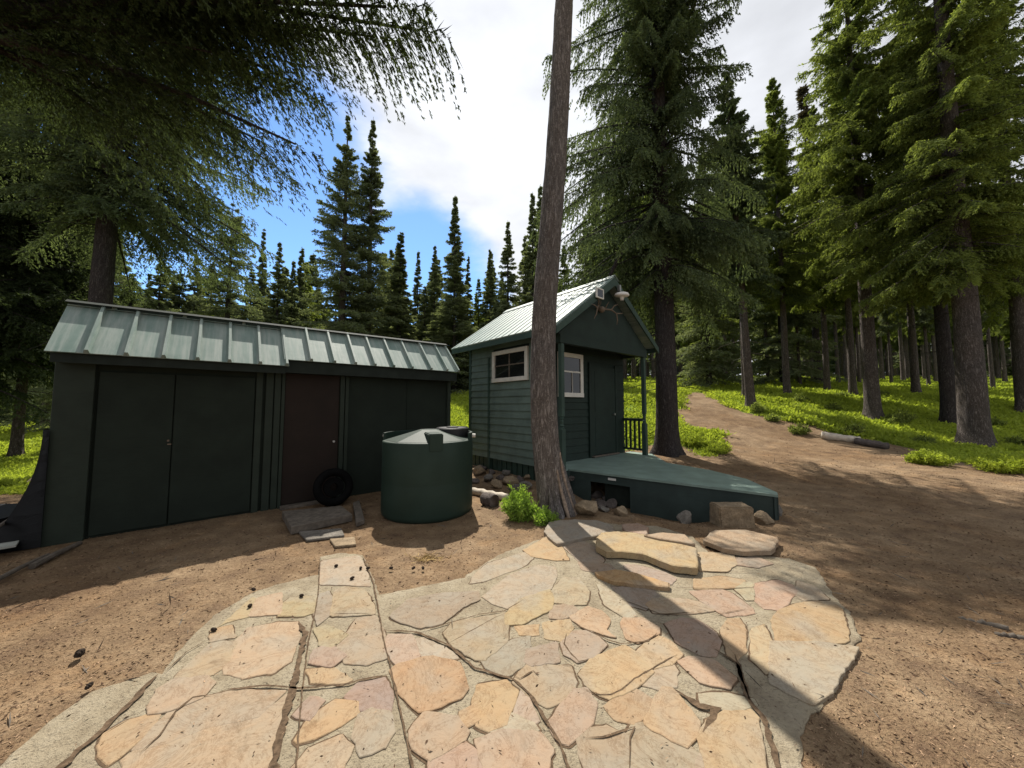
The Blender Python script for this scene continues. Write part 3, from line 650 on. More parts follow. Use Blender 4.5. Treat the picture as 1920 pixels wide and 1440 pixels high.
def steps():
    def quadslab(name, px, z, th, mat, label, cat, jit=0):
        bm = bmesh.new(); P = [atz(x, y, z) for x, y in px]
        prism(bm, [Vector((p[0], p[1], z - th)) for p in P], [Vector(p) for p in P]); bmesh.ops.bevel(bm, geom=bm.edges[:], offset=.006, segments=1, affect='EDGES')
        o = bmobj(name, bm, mat); own_origin(o); return tag(o, label, cat)
    quadslab('step_board', [(529, 958), (640, 948), (661, 964), (546, 988)], .11, .10, 'wood_grey', 'weathered grey wooden step board at the brown shed door', 'board')
    quadslab('stone_slab', [(560, 996), (640, 990), (646, 1003), (575, 1012)], .035, .03, 'rock_grey', 'shaded grey stone on the ground below the wooden step board', 'stone slab')
    quadslab('stone_slab', [(618, 1010), (665, 1006), (668, 1020), (628, 1024)], .03, .03, 'rock_tan', 'small pale stone between the wooden step and the paved strip', 'stone slab')
    quadslab('wood_block', [(662, 942), (674, 938), (684, 974), (668, 980)], .07, .06, 'wood_grey', 'short weathered wood block lying right of the wooden step', 'wood block')
    # black tyre leaning by the door
    g = hit(628, 952); root = empty('tire', (g[0], g[1], g[2]), 'black tire leaning beside the brown shed door', 'tire')
    c = Vector((g[0], g[1], g[2] + .31)) + UV * .12; rad = .24; bm = bmesh.new(); n = 28; k = 10; rings = []
    ax = (UV * -1 + Vector((0, 0, .25))).normalized(); e1 = VV; e2 = ax.cross(e1).normalized()
    for i in range(n):
        a = 2 * math.pi * i / n; rd = e1 * math.cos(a) + e2 * math.sin(a)
        rings.append([bm.verts.new(c + rd * (rad + .065 * math.cos(2 * math.pi * j / k)) + ax * (.075 * math.sin(2 * math.pi * j / k))) for j in range(k)])
    for i in range(n):
        for j in range(k): bm.faces.new([rings[i][j], rings[(i + 1) % n][j], rings[(i + 1) % n][(j + 1) % k], rings[i][(j + 1) % k]])
    bmobj('tread', bm, 'rubber', root, True)
    bm = bmesh.new(); vs = []
    for s, rr_ in ((-.02, .155), (.02, .155), (.03, .06), (-.03, .06)):
        vs.append([bm.verts.new(c + (e1 * math.cos(2 * math.pi * i / n) + e2 * math.sin(2 * math.pi * i / n)) * rr_ + ax * s) for i in range(n)])
    for q in range(4):
        for i in range(n): bm.faces.new([vs[q][i], vs[q][(i + 1) % n], vs[(q + 1) % 4][(i + 1) % n], vs[(q + 1) % 4][i]])
    bmobj('rim', bm, 'rubber', root)
steps()

def tarp_corner():
    # dark tarp hanging from the shed's left corner and flaring out on the ground
    bm = bmesh.new(); top = [W(6.7, -1.49, 1.25), W(7.1, -1.50, 1.30), W(7.6, -1.50, 1.25)]
    A = W(6.66, -1.2, .0); n = 14; m_ = 12; rows = []
    for i in range(n + 1):
        t = i / n; row = []
        for j in range(m_ + 1):
            s = j / m_; z = 1.35 * (1 - t) ** 1.0
            out = (t ** 2.4) * (.36 - .12 * s) + .03
            fold = .035 * math.sin(s * 22 + t * 2) * t
            p = W(6.66 + s * 1.1, -1.49 - out - fold, 0); row.append(bm.verts.new((p.x, p.y, z + gz(p.x, p.y) * t + .015)))
        rows.append(row)
    for i in range(n):
        for j in range(m_): bm.faces.new([rows[i][j], rows[i][j + 1], rows[i + 1][j + 1], rows[i + 1][j]])
    front = []
    for i in range(n + 1):
        t = i / n; z = 1.35 * (1 - t); out = (t ** 2.4) * .36 + .03
        a = W(6.655, -1.47, 0); b = rows[i][0]; front.append((bm.verts.new((a.x, a.y, z + .015)), b))
    for (a, b), (c, d) in zip(front, front[1:]): bm.faces.new([a, b, d, c])
    r_ = bmesh.ops.solidify(bm, geom=bm.faces[:], thickness=.012)
    o = bmobj('tarp', bm, 'black_plastic', None, True); own_origin(o); tag(o, 'black tarp hanging from the left corner of the shed and spread on the ground', 'tarp')
    # low dark trough with pale sheet and poles at the left edge
    def poly(name, px, z, th, mat, label, cat):
        bm = bmesh.new(); P = [atz(x, y, z) for x, y in px]
        prism(bm, [Vector((p[0], p[1], z - th)) for p in P], [Vector(p) for p in P]); o = bmobj(name, bm, mat); own_origin(o); return tag(o, label, cat)
    poly('plastic_tub', [(-120, 946), (46, 944), (22, 968), (-120, 1000)], .30, .28, 'black_plastic', 'low black tub at the left edge beside the tarp', 'tub')
    poly('fabric_sheet', [(-80, 1040), (2, 1012), (58, 968), (52, 990), (30, 1022), (-40, 1034)], .13, .02, 'tarp_grey', 'pale grey sheet lying between the black tub and the tarp', 'sheet')
    for (a, b, r_, lab) in (((-60, 1030), (45, 955), .018, 'thin grey pole lying on the black tub at the left edge'), ((-20, 1095), (90, 1040), .022, 'dull pole on the ground below the black tarp'), ((60, 1062), (150, 1018), .03, 'short grey stick in front of the shed left corner')):
        p, q = (atz(*a, .33) if 'tub' in lab else atz(*a, .03)), (atz(*b, .33) if 'tub' in lab else atz(*b, .03))
        bm = bmesh.new(); tube(bm, [p, (Vector(p) + Vector(q)) / 2 + Vector((0, 0, .01)), q], [r_, r_ * .95, r_ * .8], 8); o = bmobj('pole', bm, 'wood_grey'); own_origin(o); tag(o, lab, 'pole')
tarp_corner()

# ------------------------------------------------------------------ water tank
def tank():
    cx, cy, r = -1.335, 5.60, .70; z0 = gz(cx, cy) - .02; zr = 1.11; root = empty('water_tank', (cx, cy, z0), 'dark green plastic water tank standing in front of the shed right end', 'water tank')
    C = Vector((cx, cy, 0)); n = 64
    def ring(rr_, z, nn=n, ph=0): return [C + Vector((math.cos(2 * math.pi * i / nn + ph) * rr_, math.sin(2 * math.pi * i / nn + ph) * rr_, z)) for i in range(nn)]
    def loft(bm, rings):
        R_ = [[bm.verts.new(p) for p in q] for q in rings]; m_ = len(R_[0])
        for A, B in zip(R_, R_[1:]):
            for i in range(m_): bm.faces.new([A[i], A[(i + 1) % m_], B[(i + 1) % m_], B[i]])
        return R_
    bm = bmesh.new(); R_ = loft(bm, [ring(r * .94, z0), ring(r * .985, z0 + .03), ring(r, z0 + .08), ring(r, z0 + .5), ring(r * .997, z0 + .52), ring(r, z0 + .54), ring(r, zr - .02), ring(r * .99, zr), ring(r * .97, zr + .005)])
    bm.faces.new(R_[-1]); bm.faces.new(R_[0][::-1]); bmobj('body', bm, 'tank', root, False)
    for f in root.children[-1].data.polygons: f.use_smooth = abs(f.normal.z) < .5
    # faceted pyramid top
    bm = bmesh.new(); ph = R(22.5 - 5); lo = ring(r * .955, zr + .008, 8, ph); hi = ring(.15, zr + .155, 8, ph); R_ = loft(bm, [lo, hi]); bm.faces.new(R_[-1]); bmobj('cone_top', bm, 'tank', root)
    # raised half rim round the back
    bm = bmesh.new(); A = []
    for i in range(49):
        a = R(-12 + 204 * i / 48); d = Vector((math.cos(a), math.sin(a), 0))
        A.append([bm.verts.new(C + d * q + Vector((0, 0, z))) for q, z in ((r * .99, zr), (r * .99, zr + .11), (r * .94, zr + .11), (r * .94, zr))])
    for p, q in zip(A, A[1:]):
        for j in range(4): bm.faces.new([p[j], p[(j + 1) % 4], q[(j + 1) % 4], q[j]])
    bm.faces.new(A[0]); bm.faces.new(A[-1][::-1]); bmobj('rim', bm, 'tank', root)
    # boss block at the front right
    bm = bmesh.new(); a = R(-68); d = Vector((math.cos(a), math.sin(a), 0)); t = Vector((-d.y, d.x, 0))
    c0 = [C + d * q + t * s for q, s in ((.25, -.11), (.705, -.10), (.705, .10), (.25, .11))]
    prism(bm, [p + Vector((0, 0, zr - .12)) for p in c0], [p + Vector((0, 0, zr + .135)) for p in c0]); bmesh.ops.bevel(bm, geom=bm.edges[:], offset=.012, segments=2, affect='EDGES'); bmobj('fitting_boss', bm, 'tank', root)
    bm = bmesh.new(); lc = C + Vector((.34, .22, 0)); R_ = loft(bm, [[lc + Vector((math.cos(2 * math.pi * i / 32) * q, math.sin(2 * math.pi * i / 32) * q, z)) for i in range(32)] for q, z in ((.27, zr + .02), (.27, zr + .16), (.245, zr + .18), (.24, zr + .172), (.10, zr + .172), (.09, zr + .19))]); bm.faces.new(R_[-1]); bmobj('lid', bm, 'black_plastic', root)
    for s, a in ((1, 6), (-1, 176)):
        bm = bmesh.new(); d = Vector((math.cos(R(a)), math.sin(R(a)), 0)); p = C + d * .70 + Vector((0, 0, zr + .05)); tube(bm, [p - d * .03, p + d * .045], [.035, .03], 14); bmobj('fitting', bm, 'white_paint', root)
tank()

# ------------------------------------------------------------------ cabin and deck
FZ = .38
def cabin():
    VL, VR_, VM = 5.25, 8.50, 6.88; UF, UB = 5.25, 7.90
    g = W(UF, VM, 0); z0 = gz(g.x, g.y); root = empty('cabin', (g.x, g.y, z0), 'small dark green gabled cabin with porch and pale metal roof', 'cabin')
    ze = 3.2 + (VL - 4.88) * .71; zr = 4.56
    # body behind the siding
    bm = bmesh.new(); prof = [(VL + .02, FZ - .02), (VL + .02, ze - .05), (VM, zr - .10), (VR_ - .02, ze - .05), (VR_ - .02, FZ - .02)]
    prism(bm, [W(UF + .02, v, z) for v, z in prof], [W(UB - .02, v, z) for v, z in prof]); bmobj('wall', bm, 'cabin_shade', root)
    # lap siding on the left wall
    bm = bmesh.new(); z = FZ - .03; h = .168
    while z < ze - .06:
        z1 = min(z + h, ze - .03)
        for u0, u1 in ((UF, 5.55), (6.88, UB)) if (z1 > 2.2 and z < 2.98) else ((UF, UB),):
            prism(bm, [W(u0, VL - .026, z), W(u0, VL + .018, z), W(u0, VL + .018, z1), W(u0, VL - .004, z1)], [W(u1, VL - .026, z), W(u1, VL + .018, z), W(u1, VL + .018, z1), W(u1, VL - .004, z1)])
        z += h
    bmobj('siding', bm, 'cabin_green', root)
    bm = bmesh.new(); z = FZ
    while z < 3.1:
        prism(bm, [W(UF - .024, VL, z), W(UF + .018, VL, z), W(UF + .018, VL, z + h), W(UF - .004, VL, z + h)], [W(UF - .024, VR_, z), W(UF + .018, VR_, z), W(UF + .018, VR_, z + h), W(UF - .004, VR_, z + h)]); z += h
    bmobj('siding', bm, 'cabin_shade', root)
    for u0, u1, v0, v1 in ((UF - .03, UF + .08, VL - .036, VL - .001), (UB - .09, UB + .01, VL - .036, VL - .001), (6.98, 7.05, VL - .040, VL - .001)):
        bm = bmesh.new(); box(bm, u0, u1, v0, v1, FZ - .30 if u0 > 6.9 and u0 < 7 else FZ - .04, ze - .02 if not 6.9 < u0 < 7 else 2.85, .004); bmobj('trim_board', bm, 'cabin_trim', root)
    # skirting boards with gaps and corner piers
    bm = bmesh.new(); u = UF + .02; k = 0
    while u < UB - .05:
        zb = -.02 + .03 * ((k * 7) % 3); box(bm, u, u + .15, VL + .02, VL + .045, zb, FZ - .035); u += .185; k += 1
    bmobj('skirting', bm, 'cabin_trim', root)
    bm = bmesh.new(); box(bm, UF + .1, UB - .1, VL + .25, VR_ - .2, -.1, FZ - .02); bmobj('underfloor_shade_fill', bm, 'soffit', root)  # near-black box filling the void, stands in for shade under the floor
    # roof
    def roofside(s):
        ve = 4.88 if s < 0 else 8.88; bm = bmesh.new(); u0, u1 = 4.43, 8.30
        slab(bm, W(u0, ve, 3.2), W(u1, ve, 3.2), W(u1, VM, 4.62), W(u0, VM, 4.62), .03)
        nrm = (W(u1, ve, 3.2) - W(u0, ve, 3.2)).cross(W(u0, VM, 4.62) - W(u0, ve, 3.2)).normalized(); nrm = -nrm if nrm.z < 0 else nrm
        k = 0; u = u0 + .02
        while u < u1:
            w0, w1, hh = (.014, .007, .012)
            lo = [W(u - w0, ve, 3.2), W(u + w0, ve, 3.2), W(u + w0, VM, 4.62), W(u - w0, VM, 4.62)]; hi = [W(u - w1, ve, 3.2), W(u + w1, ve, 3.2), W(u + w1, VM, 4.62), W(u - w1, VM, 4.62)]
            prism(bm, [p + nrm * .001 for p in lo], [p + nrm * hh for p in hi]); u += .232; k += 1
        bmobj('roof', bm, 'roof', root)
    roofside(-1); roofside(1)
    bm = bmesh.new()
    for ve, s in ((4.88, 1), (8.88, -1)):
        slab(bm, W(4.40, VM - s * .16, 4.62 - .16 * .71 + .028), W(8.32, VM - s * .16, 4.62 - .16 * .71 + .028), W(8.32, VM, 4.655), W(4.40, VM, 4.655), .008)
    bmobj('ridge_cap', bm, 'roof', root)
    # rake boards, eave fascia, soffit
    for ve in (4.88, 8.88):
        bm = bmesh.new(); prism(bm, [W(4.40, ve, 3.02), W(4.40, ve, 3.165), W(4.40, VM, 4.585), W(4.40, VM, 4.40)], [W(4.435, ve, 3.02), W(4.435, ve, 3.165), W(4.435, VM, 4.585), W(4.435, VM, 4.40)]); bmobj('rake_board', bm, 'cabin_trim', root)
        s = 1 if ve < 6 else -1
        bm = bmesh.new(); box(bm, 4.44, 8.28, min(ve + s * .01, ve + s * .04), max(ve + s * .01, ve + s * .04), 3.05, 3.17); bmobj('fascia', bm, 'cabin_trim', root)
    # porch ceiling beam and side beams
    bm = bmesh.new(); box(bm, 4.56, 4.68, 5.16, 8.54, 2.90, 3.08); bmobj('porch_beam', bm, 'cabin_shade', root)
    bm = bmesh.new(); prism(bm, [W(4.60, 5.14, 3.085), W(4.60, VM, 4.36), W(4.60, 8.62, 3.085)], [W(4.64, 5.14, 3.085), W(4.64, VM, 4.36), W(4.64, 8.62, 3.085)]); bmobj('gable_panel', bm, 'cabin_shade', root)
    bm = bmesh.new(); box(bm, 4.69, UF - .03, 5.18, 5.28, 2.92, 3.10); bmobj('side_beam', bm, 'cabin_shade', root)
    bm = bmesh.new(); box(bm, 4.69, UF - .03, 8.42, 8.52, 2.92, 3.10); bmobj('side_beam', bm, 'cabin_shade', root)
    # posts
    for v in (5.20, 8.40):
        bm = bmesh.new(); box(bm, 4.575, 4.665, v, v + .09, FZ + 1.05, 2.90, .004); box(bm, 4.565, 4.675, v - .01, v + .10, FZ + .0, FZ + .80, .005)
        c = W(4.62, v + .045, 0); tube(bm, [c + Vector((0, 0, FZ + q)) for q in (.795, .82, .84, .86, .90, .95, .99, 1.01, 1.03, 1.055)], [.055, .055, .035, .052, .032, .040, .032, .052, .036, .05], 12)
        bmobj('porch_post', bm, 'cabin_trim', root)
    # rail
    r = bmesh.new(); box(r, 4.68, UF - .03, 8.40, 8.49, FZ + .86, FZ + .93, .004); rl = bmobj('railing', r, 'cabin_shade', root)
    r = bmesh.new(); box(r, 4.68, UF - .03, 8.42, 8.47, FZ + .10, FZ + .15); bmobj('bottom_rail', r, 'cabin_shade', rl)
    for k in range(4):
        bm = bmesh.new(); u = 4.75 + k * .125; box(bm, u, u + .045, 8.425, 8.465, FZ + .151, FZ + .859); bmobj('baluster', bm, 'cabin_shade', rl)
    # porch floor under the roof
    # windows
    def window(uv, side, lower):
        if side:
            (u0, u1), (z0_, z1) = uv; f = bmesh.new(); a, b = VL - .055, VL - .001; w = .095
            box(f, u0, u1, a, b, z1 - w, z1, .004); box(f, u0, u1, a - .01, b, z0_, z0_ + w, .004); box(f, u0, u0 + w, a, b, z0_ + w, z1 - w, .004); box(f, u1 - w, u1, a, b, z0_ + w, z1 - w, .004)
            fr = bmobj('window', f, 'white_paint', root); gbm = bmesh.new(); box(gbm, u0 + w, u1 - w, VL - .018, VL - .012, z0_ + w, z1 - w); bmobj('pane', gbm, 'glass', fr)
            mb = bmesh.new(); box(mb, u0 + w, u1 - w, VL - .032, VL - .019, (z0_ + z1) / 2, (z0_ + z1) / 2 + .03); box(mb, (u0 + u1) / 2 - .015, (u0 + u1) / 2 + .015, VL - .034, VL - .019, z0_ + w, z1 - w); bmobj('muntin', mb, 'wood_grey', fr)
        else:
            (v0, v1), (z0_, z1) = uv; f = bmesh.new(); a, b = UF - .060, UF - .025; w = .10
            box(f, a, b, v0, v1, z1 - w, z1, .004); box(f, a - .012, b, v0, v1, z0_, z0_ + w, .004); box(f, a, b, v0, v0 + w, z0_ + w, z1 - w, .004); box(f, a, b, v1 - w, v1, z0_ + w, z1 - w, .004)
            fr = bmobj('window', f, 'white_paint', root); gbm = bmesh.new(); box(gbm, UF - .036, UF - .030, v0 + w, v1 - w, z0_ + w, z1 - w); bmobj('pane', gbm, 'glass', fr)
            zm = z0_ + (z1 - z0_) * .56; mb = bmesh.new(); box(mb, UF - .050, UF - .037, v0 + w, v1 - w, zm, zm + .035); box(mb, UF - .052, UF - .037, (v0 + v1) / 2 + .03, (v0 + v1) / 2 + .055, z0_ + w, zm); box(mb, UF - .052, UF - .037, v0 + w, v0 + w + .03, z0_ + w, zm); box(mb, UF - .052, UF - .037, (v0 + v1) / 2 + .03, (v0 + v1) / 2 + .055, z0_ + w, zm); bmobj('muntin', mb, 'white_paint', fr)
    window(((5.57, 6.86), (2.21, 2.97)), True, False)
    window(((5.80, 6.69), (1.84, 2.86)), False, True)
    # door
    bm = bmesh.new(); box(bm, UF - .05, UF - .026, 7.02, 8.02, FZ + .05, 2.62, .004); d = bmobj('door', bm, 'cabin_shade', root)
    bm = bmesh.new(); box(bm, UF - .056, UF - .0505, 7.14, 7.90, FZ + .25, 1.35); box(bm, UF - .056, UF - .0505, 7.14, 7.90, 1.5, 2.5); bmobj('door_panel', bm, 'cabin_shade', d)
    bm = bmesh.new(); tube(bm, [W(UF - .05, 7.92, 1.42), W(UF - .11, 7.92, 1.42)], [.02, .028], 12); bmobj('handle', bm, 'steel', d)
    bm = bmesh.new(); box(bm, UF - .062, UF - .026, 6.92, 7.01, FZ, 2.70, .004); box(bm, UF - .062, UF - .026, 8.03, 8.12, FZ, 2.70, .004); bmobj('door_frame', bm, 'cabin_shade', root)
    bm = bmesh.new(); box(bm, UF - .14, UF - .0625, 6.98, 8.06, FZ + .012, FZ + .045, .004); bmobj('threshold', bm, 'wood_grey', root)
    # antlers on the gable
    c = W(4.585, 6.52, 3.80); t = empty('antlers', tuple(c), 'brown deer antlers mounted in the cabin gable', 'antlers')
    for s in (-1, 1):
        bm = bmesh.new(); f = -UV
        def P(a, b, dd): return c + VV * (a * s) + Vector((0, 0, b)) + f * dd
        main = [P(.03, 0, .0), P(.12, .03, .06), P(.25, .02, .14), P(.36, -.06, .20), P(.40, -.20, .20), P(.43, -.30, .16)]
        tube(bm, main, [.024, .022, .02, .017, .013, .005], 8)
        tube(bm, [main[2], P(.30, .12, .20), P(.42, .16, .22)], [.017, .013, .004], 6); tube(bm, [main[3], P(.50, -.04, .24), P(.60, -.02, .22)], [.015, .012, .004], 6); tube(bm, [main[1], P(.12, .12, .12), P(.16, .19, .15)], [.015, .011, .004], 6)
        bmobj('antler', bm, 'antler', t)
    bm = bmesh.new(); bmesh.ops.create_icosphere(bm, subdivisions=2, radius=.075); bmesh.ops.translate(bm, verts=bm.verts, vec=c - UV * .06); bmobj('skull_plate', bm, 'antler', t)
    # small framed solar panel on the left rake
    c = W(4.36, 6.20, 4.05); t = empty('solar_panel', tuple(c), 'small square solar panel with white frame on the left gable edge', 'solar panel')
    bm = bmesh.new()
    box(bm, 4.34, 4.37, 6.08, 6.11, 3.95, 4.17); box(bm, 4.34, 4.37, 6.31, 6.34, 3.95, 4.17); box(bm, 4.34, 4.37, 6.11, 6.31, 4.145, 4.17); box(bm, 4.34, 4.37, 6.11, 6.31, 3.95, 3.975); bmobj('frame', bm, 'white_paint', t)
    bm = bmesh.new(); box(bm, 4.345, 4.395, 6.112, 6.308, 3.977, 4.143); bmobj('cell', bm, 'solar', t)
    # lamp at the peak
    c = W(4.30, 6.98, 4.17); t = empty('gable_lamp', tuple(c), 'white dish shaped lamp fixed under the cabin gable peak', 'lamp')
    bm = bmesh.new(); prev = None
    prof = [(0.0, .10), (.10, .095), (.20, .06), (.235, .01), (.235, -.02), (.20, -.045), (.08, -.06), (.06, -.10), (.055, -.17), (0.0, -.17)]
    n = 28; rings = [[bm.verts.new(c + Vector((math.cos(2 * math.pi * i / n) * q, math.sin(2 * math.pi * i / n) * q * .7, z)) * .72) for i in range(n)] for q, z in prof[1:-1]]
    for A, B in zip(rings, rings[1:]):
        for i in range(n): bm.faces.new([A[i], A[(i + 1) % n], B[(i + 1) % n], B[i]])
    bm.faces.new(rings[0]); bm.faces.new(rings[-1][::-1]); bmobj('lamp_head', bm, 'lamp_white', t, True)
    bm = bmesh.new(); box(bm, 4.33, 4.40, 6.95, 7.01, 4.27, 4.42); bmobj('bracket', bm, 'steel', t)
cabin()

def deck():
    px = [(1040, 877), (1065, 879), (1183, 894), (1320, 911), (1459, 928), (1457, 923), (1400, 898), (1330, 881), (1250, 867)]
    P = [Vector(atz(x, y, FZ)[:2]) for x, y in px]
    P[0] = Vector(W(4.50, 5.05, 0)[:2]); 
    P += [Vector(W(4.6, 8.75, 0)[:2]), Vector(W(5.22, 8.75, 0)[:2]), Vector(W(5.22, 5.10, 0)[:2])]
    c = sum(P, Vector((0, 0))) / len(P); root = empty('deck', (c.x, c.y, gz(c.x, c.y)), 'low green painted deck extending in front of the cabin porch', 'deck')
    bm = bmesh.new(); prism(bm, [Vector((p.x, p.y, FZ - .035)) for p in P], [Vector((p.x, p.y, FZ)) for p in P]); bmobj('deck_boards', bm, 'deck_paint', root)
    # fascia along the front left edge with an opening, and along the far right edges
    def wall(a, b, z0, z1, t=.03, nm='fascia', bmx=None):
        d = (b - a).normalized(); n = Vector((-d.y, d.x)); n = n if (c - (a + b) / 2).dot(n) > 0 else -n
        bm = bmesh.new() if bmx is None else bmx; a2, b2 = a + n * .02, b + n * .02; q = [a2, b2, b2 + n * t, a2 + n * t]
        prism(bm, [Vector((p.x, p.y, z0)) for p in q], [Vector((p.x, p.y, z1)) for p in q])
        return bm
    A, B = P[1], P[4]
    def at(px_): # point on the front edge under a photo column
        r = (px_ - 960) / FOC
        best = min((abs((A.lerp(B, t)).x / ((A.lerp(B, t)).y * ca + (FZ - EYE) * sa) - r), t) for t in [i / 400 for i in range(401)])[1]
        return A.lerp(B, best)
    h0, h1 = at(1106), at(1180); zt = FZ - .036
    bm = wall(P[0], A, -.1, zt); wall(A, h0, -.35, zt, bmx=bm); wall(h0, h1, FZ - .19, zt, bmx=bm); wall(h1, B, -.35, zt, bmx=bm)
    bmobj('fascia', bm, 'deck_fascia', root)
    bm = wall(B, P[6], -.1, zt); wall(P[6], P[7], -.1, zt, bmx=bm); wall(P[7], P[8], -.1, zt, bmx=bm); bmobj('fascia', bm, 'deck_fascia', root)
    bm = bmesh.new(); wall(h0 + (c - h0) * .22, h1 + (c - h1) * .22, -.4, zt - .01, bmx=bm); bmobj('deck_hole_shade_board', bm, 'soffit', root)  # near-black board behind the opening, stands in for shade under the deck
    l = at(1147); d = (B - A).normalized(); n = Vector((-d.y, d.x)); n = -n if (c - l).dot(n) > 0 else n
    q = [l - d * .075, l + d * .075, l + d * .075 + n * .012, l - d * .075 + n * .012]; bm = bmesh.new()
    q = [p - n * .019 for p in q]
    prism(bm, [Vector((p.x, p.y, FZ - .115)) for p in q], [Vector((p.x, p.y, FZ - .075)) for p in q]); o = bmobj('reflector_plate', bm, 'lamp_white'); own_origin(o); tag(o, 'small white plate fixed on the deck front above the dark opening', 'plate')
deck()

# ------------------------------------------------------------------ logs and bush
def log(px0, px1, r, seed, mat, label, root_name='log', h=None):
    a = hit(*px0); b = hit(*px1); a = Vector(a) + Vector((0, 0, r * .8)); b = Vector(b) + Vector((0, 0, r * .8)); bm = bmesh.new(); rr = random.Random(seed); n = 12
    pts = [a.lerp(b, t) + Vector((0, 0, rr.uniform(-.01, .01))) for t in [i / n for i in range(n + 1)]]
    tube(bm, pts, [r * rr.uniform(.88, 1.05) for _ in pts], 14)
    for v in bm.verts: v.co += Vector((rr.uniform(-1, 1), rr.uniform(-1, 1), rr.uniform(-1, 1))) * r * .06
    return bm
bm = log((1541, 822), (1612, 832), .13, 2, 'wood_pale', ''); o = bmobj('log', bm, 'wood_pale', None, True); own_origin(o); tag(o, 'pale barkless log lying at the edge of the meadow', 'log')
bm = log((1606, 833), (1664, 843), .12, 6, '', ''); o = bmobj('log', bm, 'rock_dark', None, True); own_origin(o); tag(o, 'dark log end to end with the pale log by the meadow', 'log')
bm = log((884, 926), (952, 940), .07, 3, '', ''); o = bmobj('log', bm, 'wood_pale', None, True); own_origin(o); tag(o, 'pale split log between the tank and the leafy bush', 'log')
bm = log((908, 946), (928, 950), .11, 5, '', ''); o = bmobj('log', bm, 'rock_dark', None, True); own_origin(o); tag(o, 'dark log stub beside the leafy bush', 'log')
bm = log((1800, 1165), (1890, 1182), .02, 8, '', ''); o = bmobj('stick', bm, 'wood_grey', None, True); own_origin(o); tag(o, 'long thin grey stick on the shaded dirt at the right', 'stick')
bm = log((1868, 1192), (1935, 1202), .016, 9, '', ''); o = bmobj('stick', bm, 'wood_grey', None, True); own_origin(o); tag(o, 'short thin stick at the right edge below the longer one', 'stick')

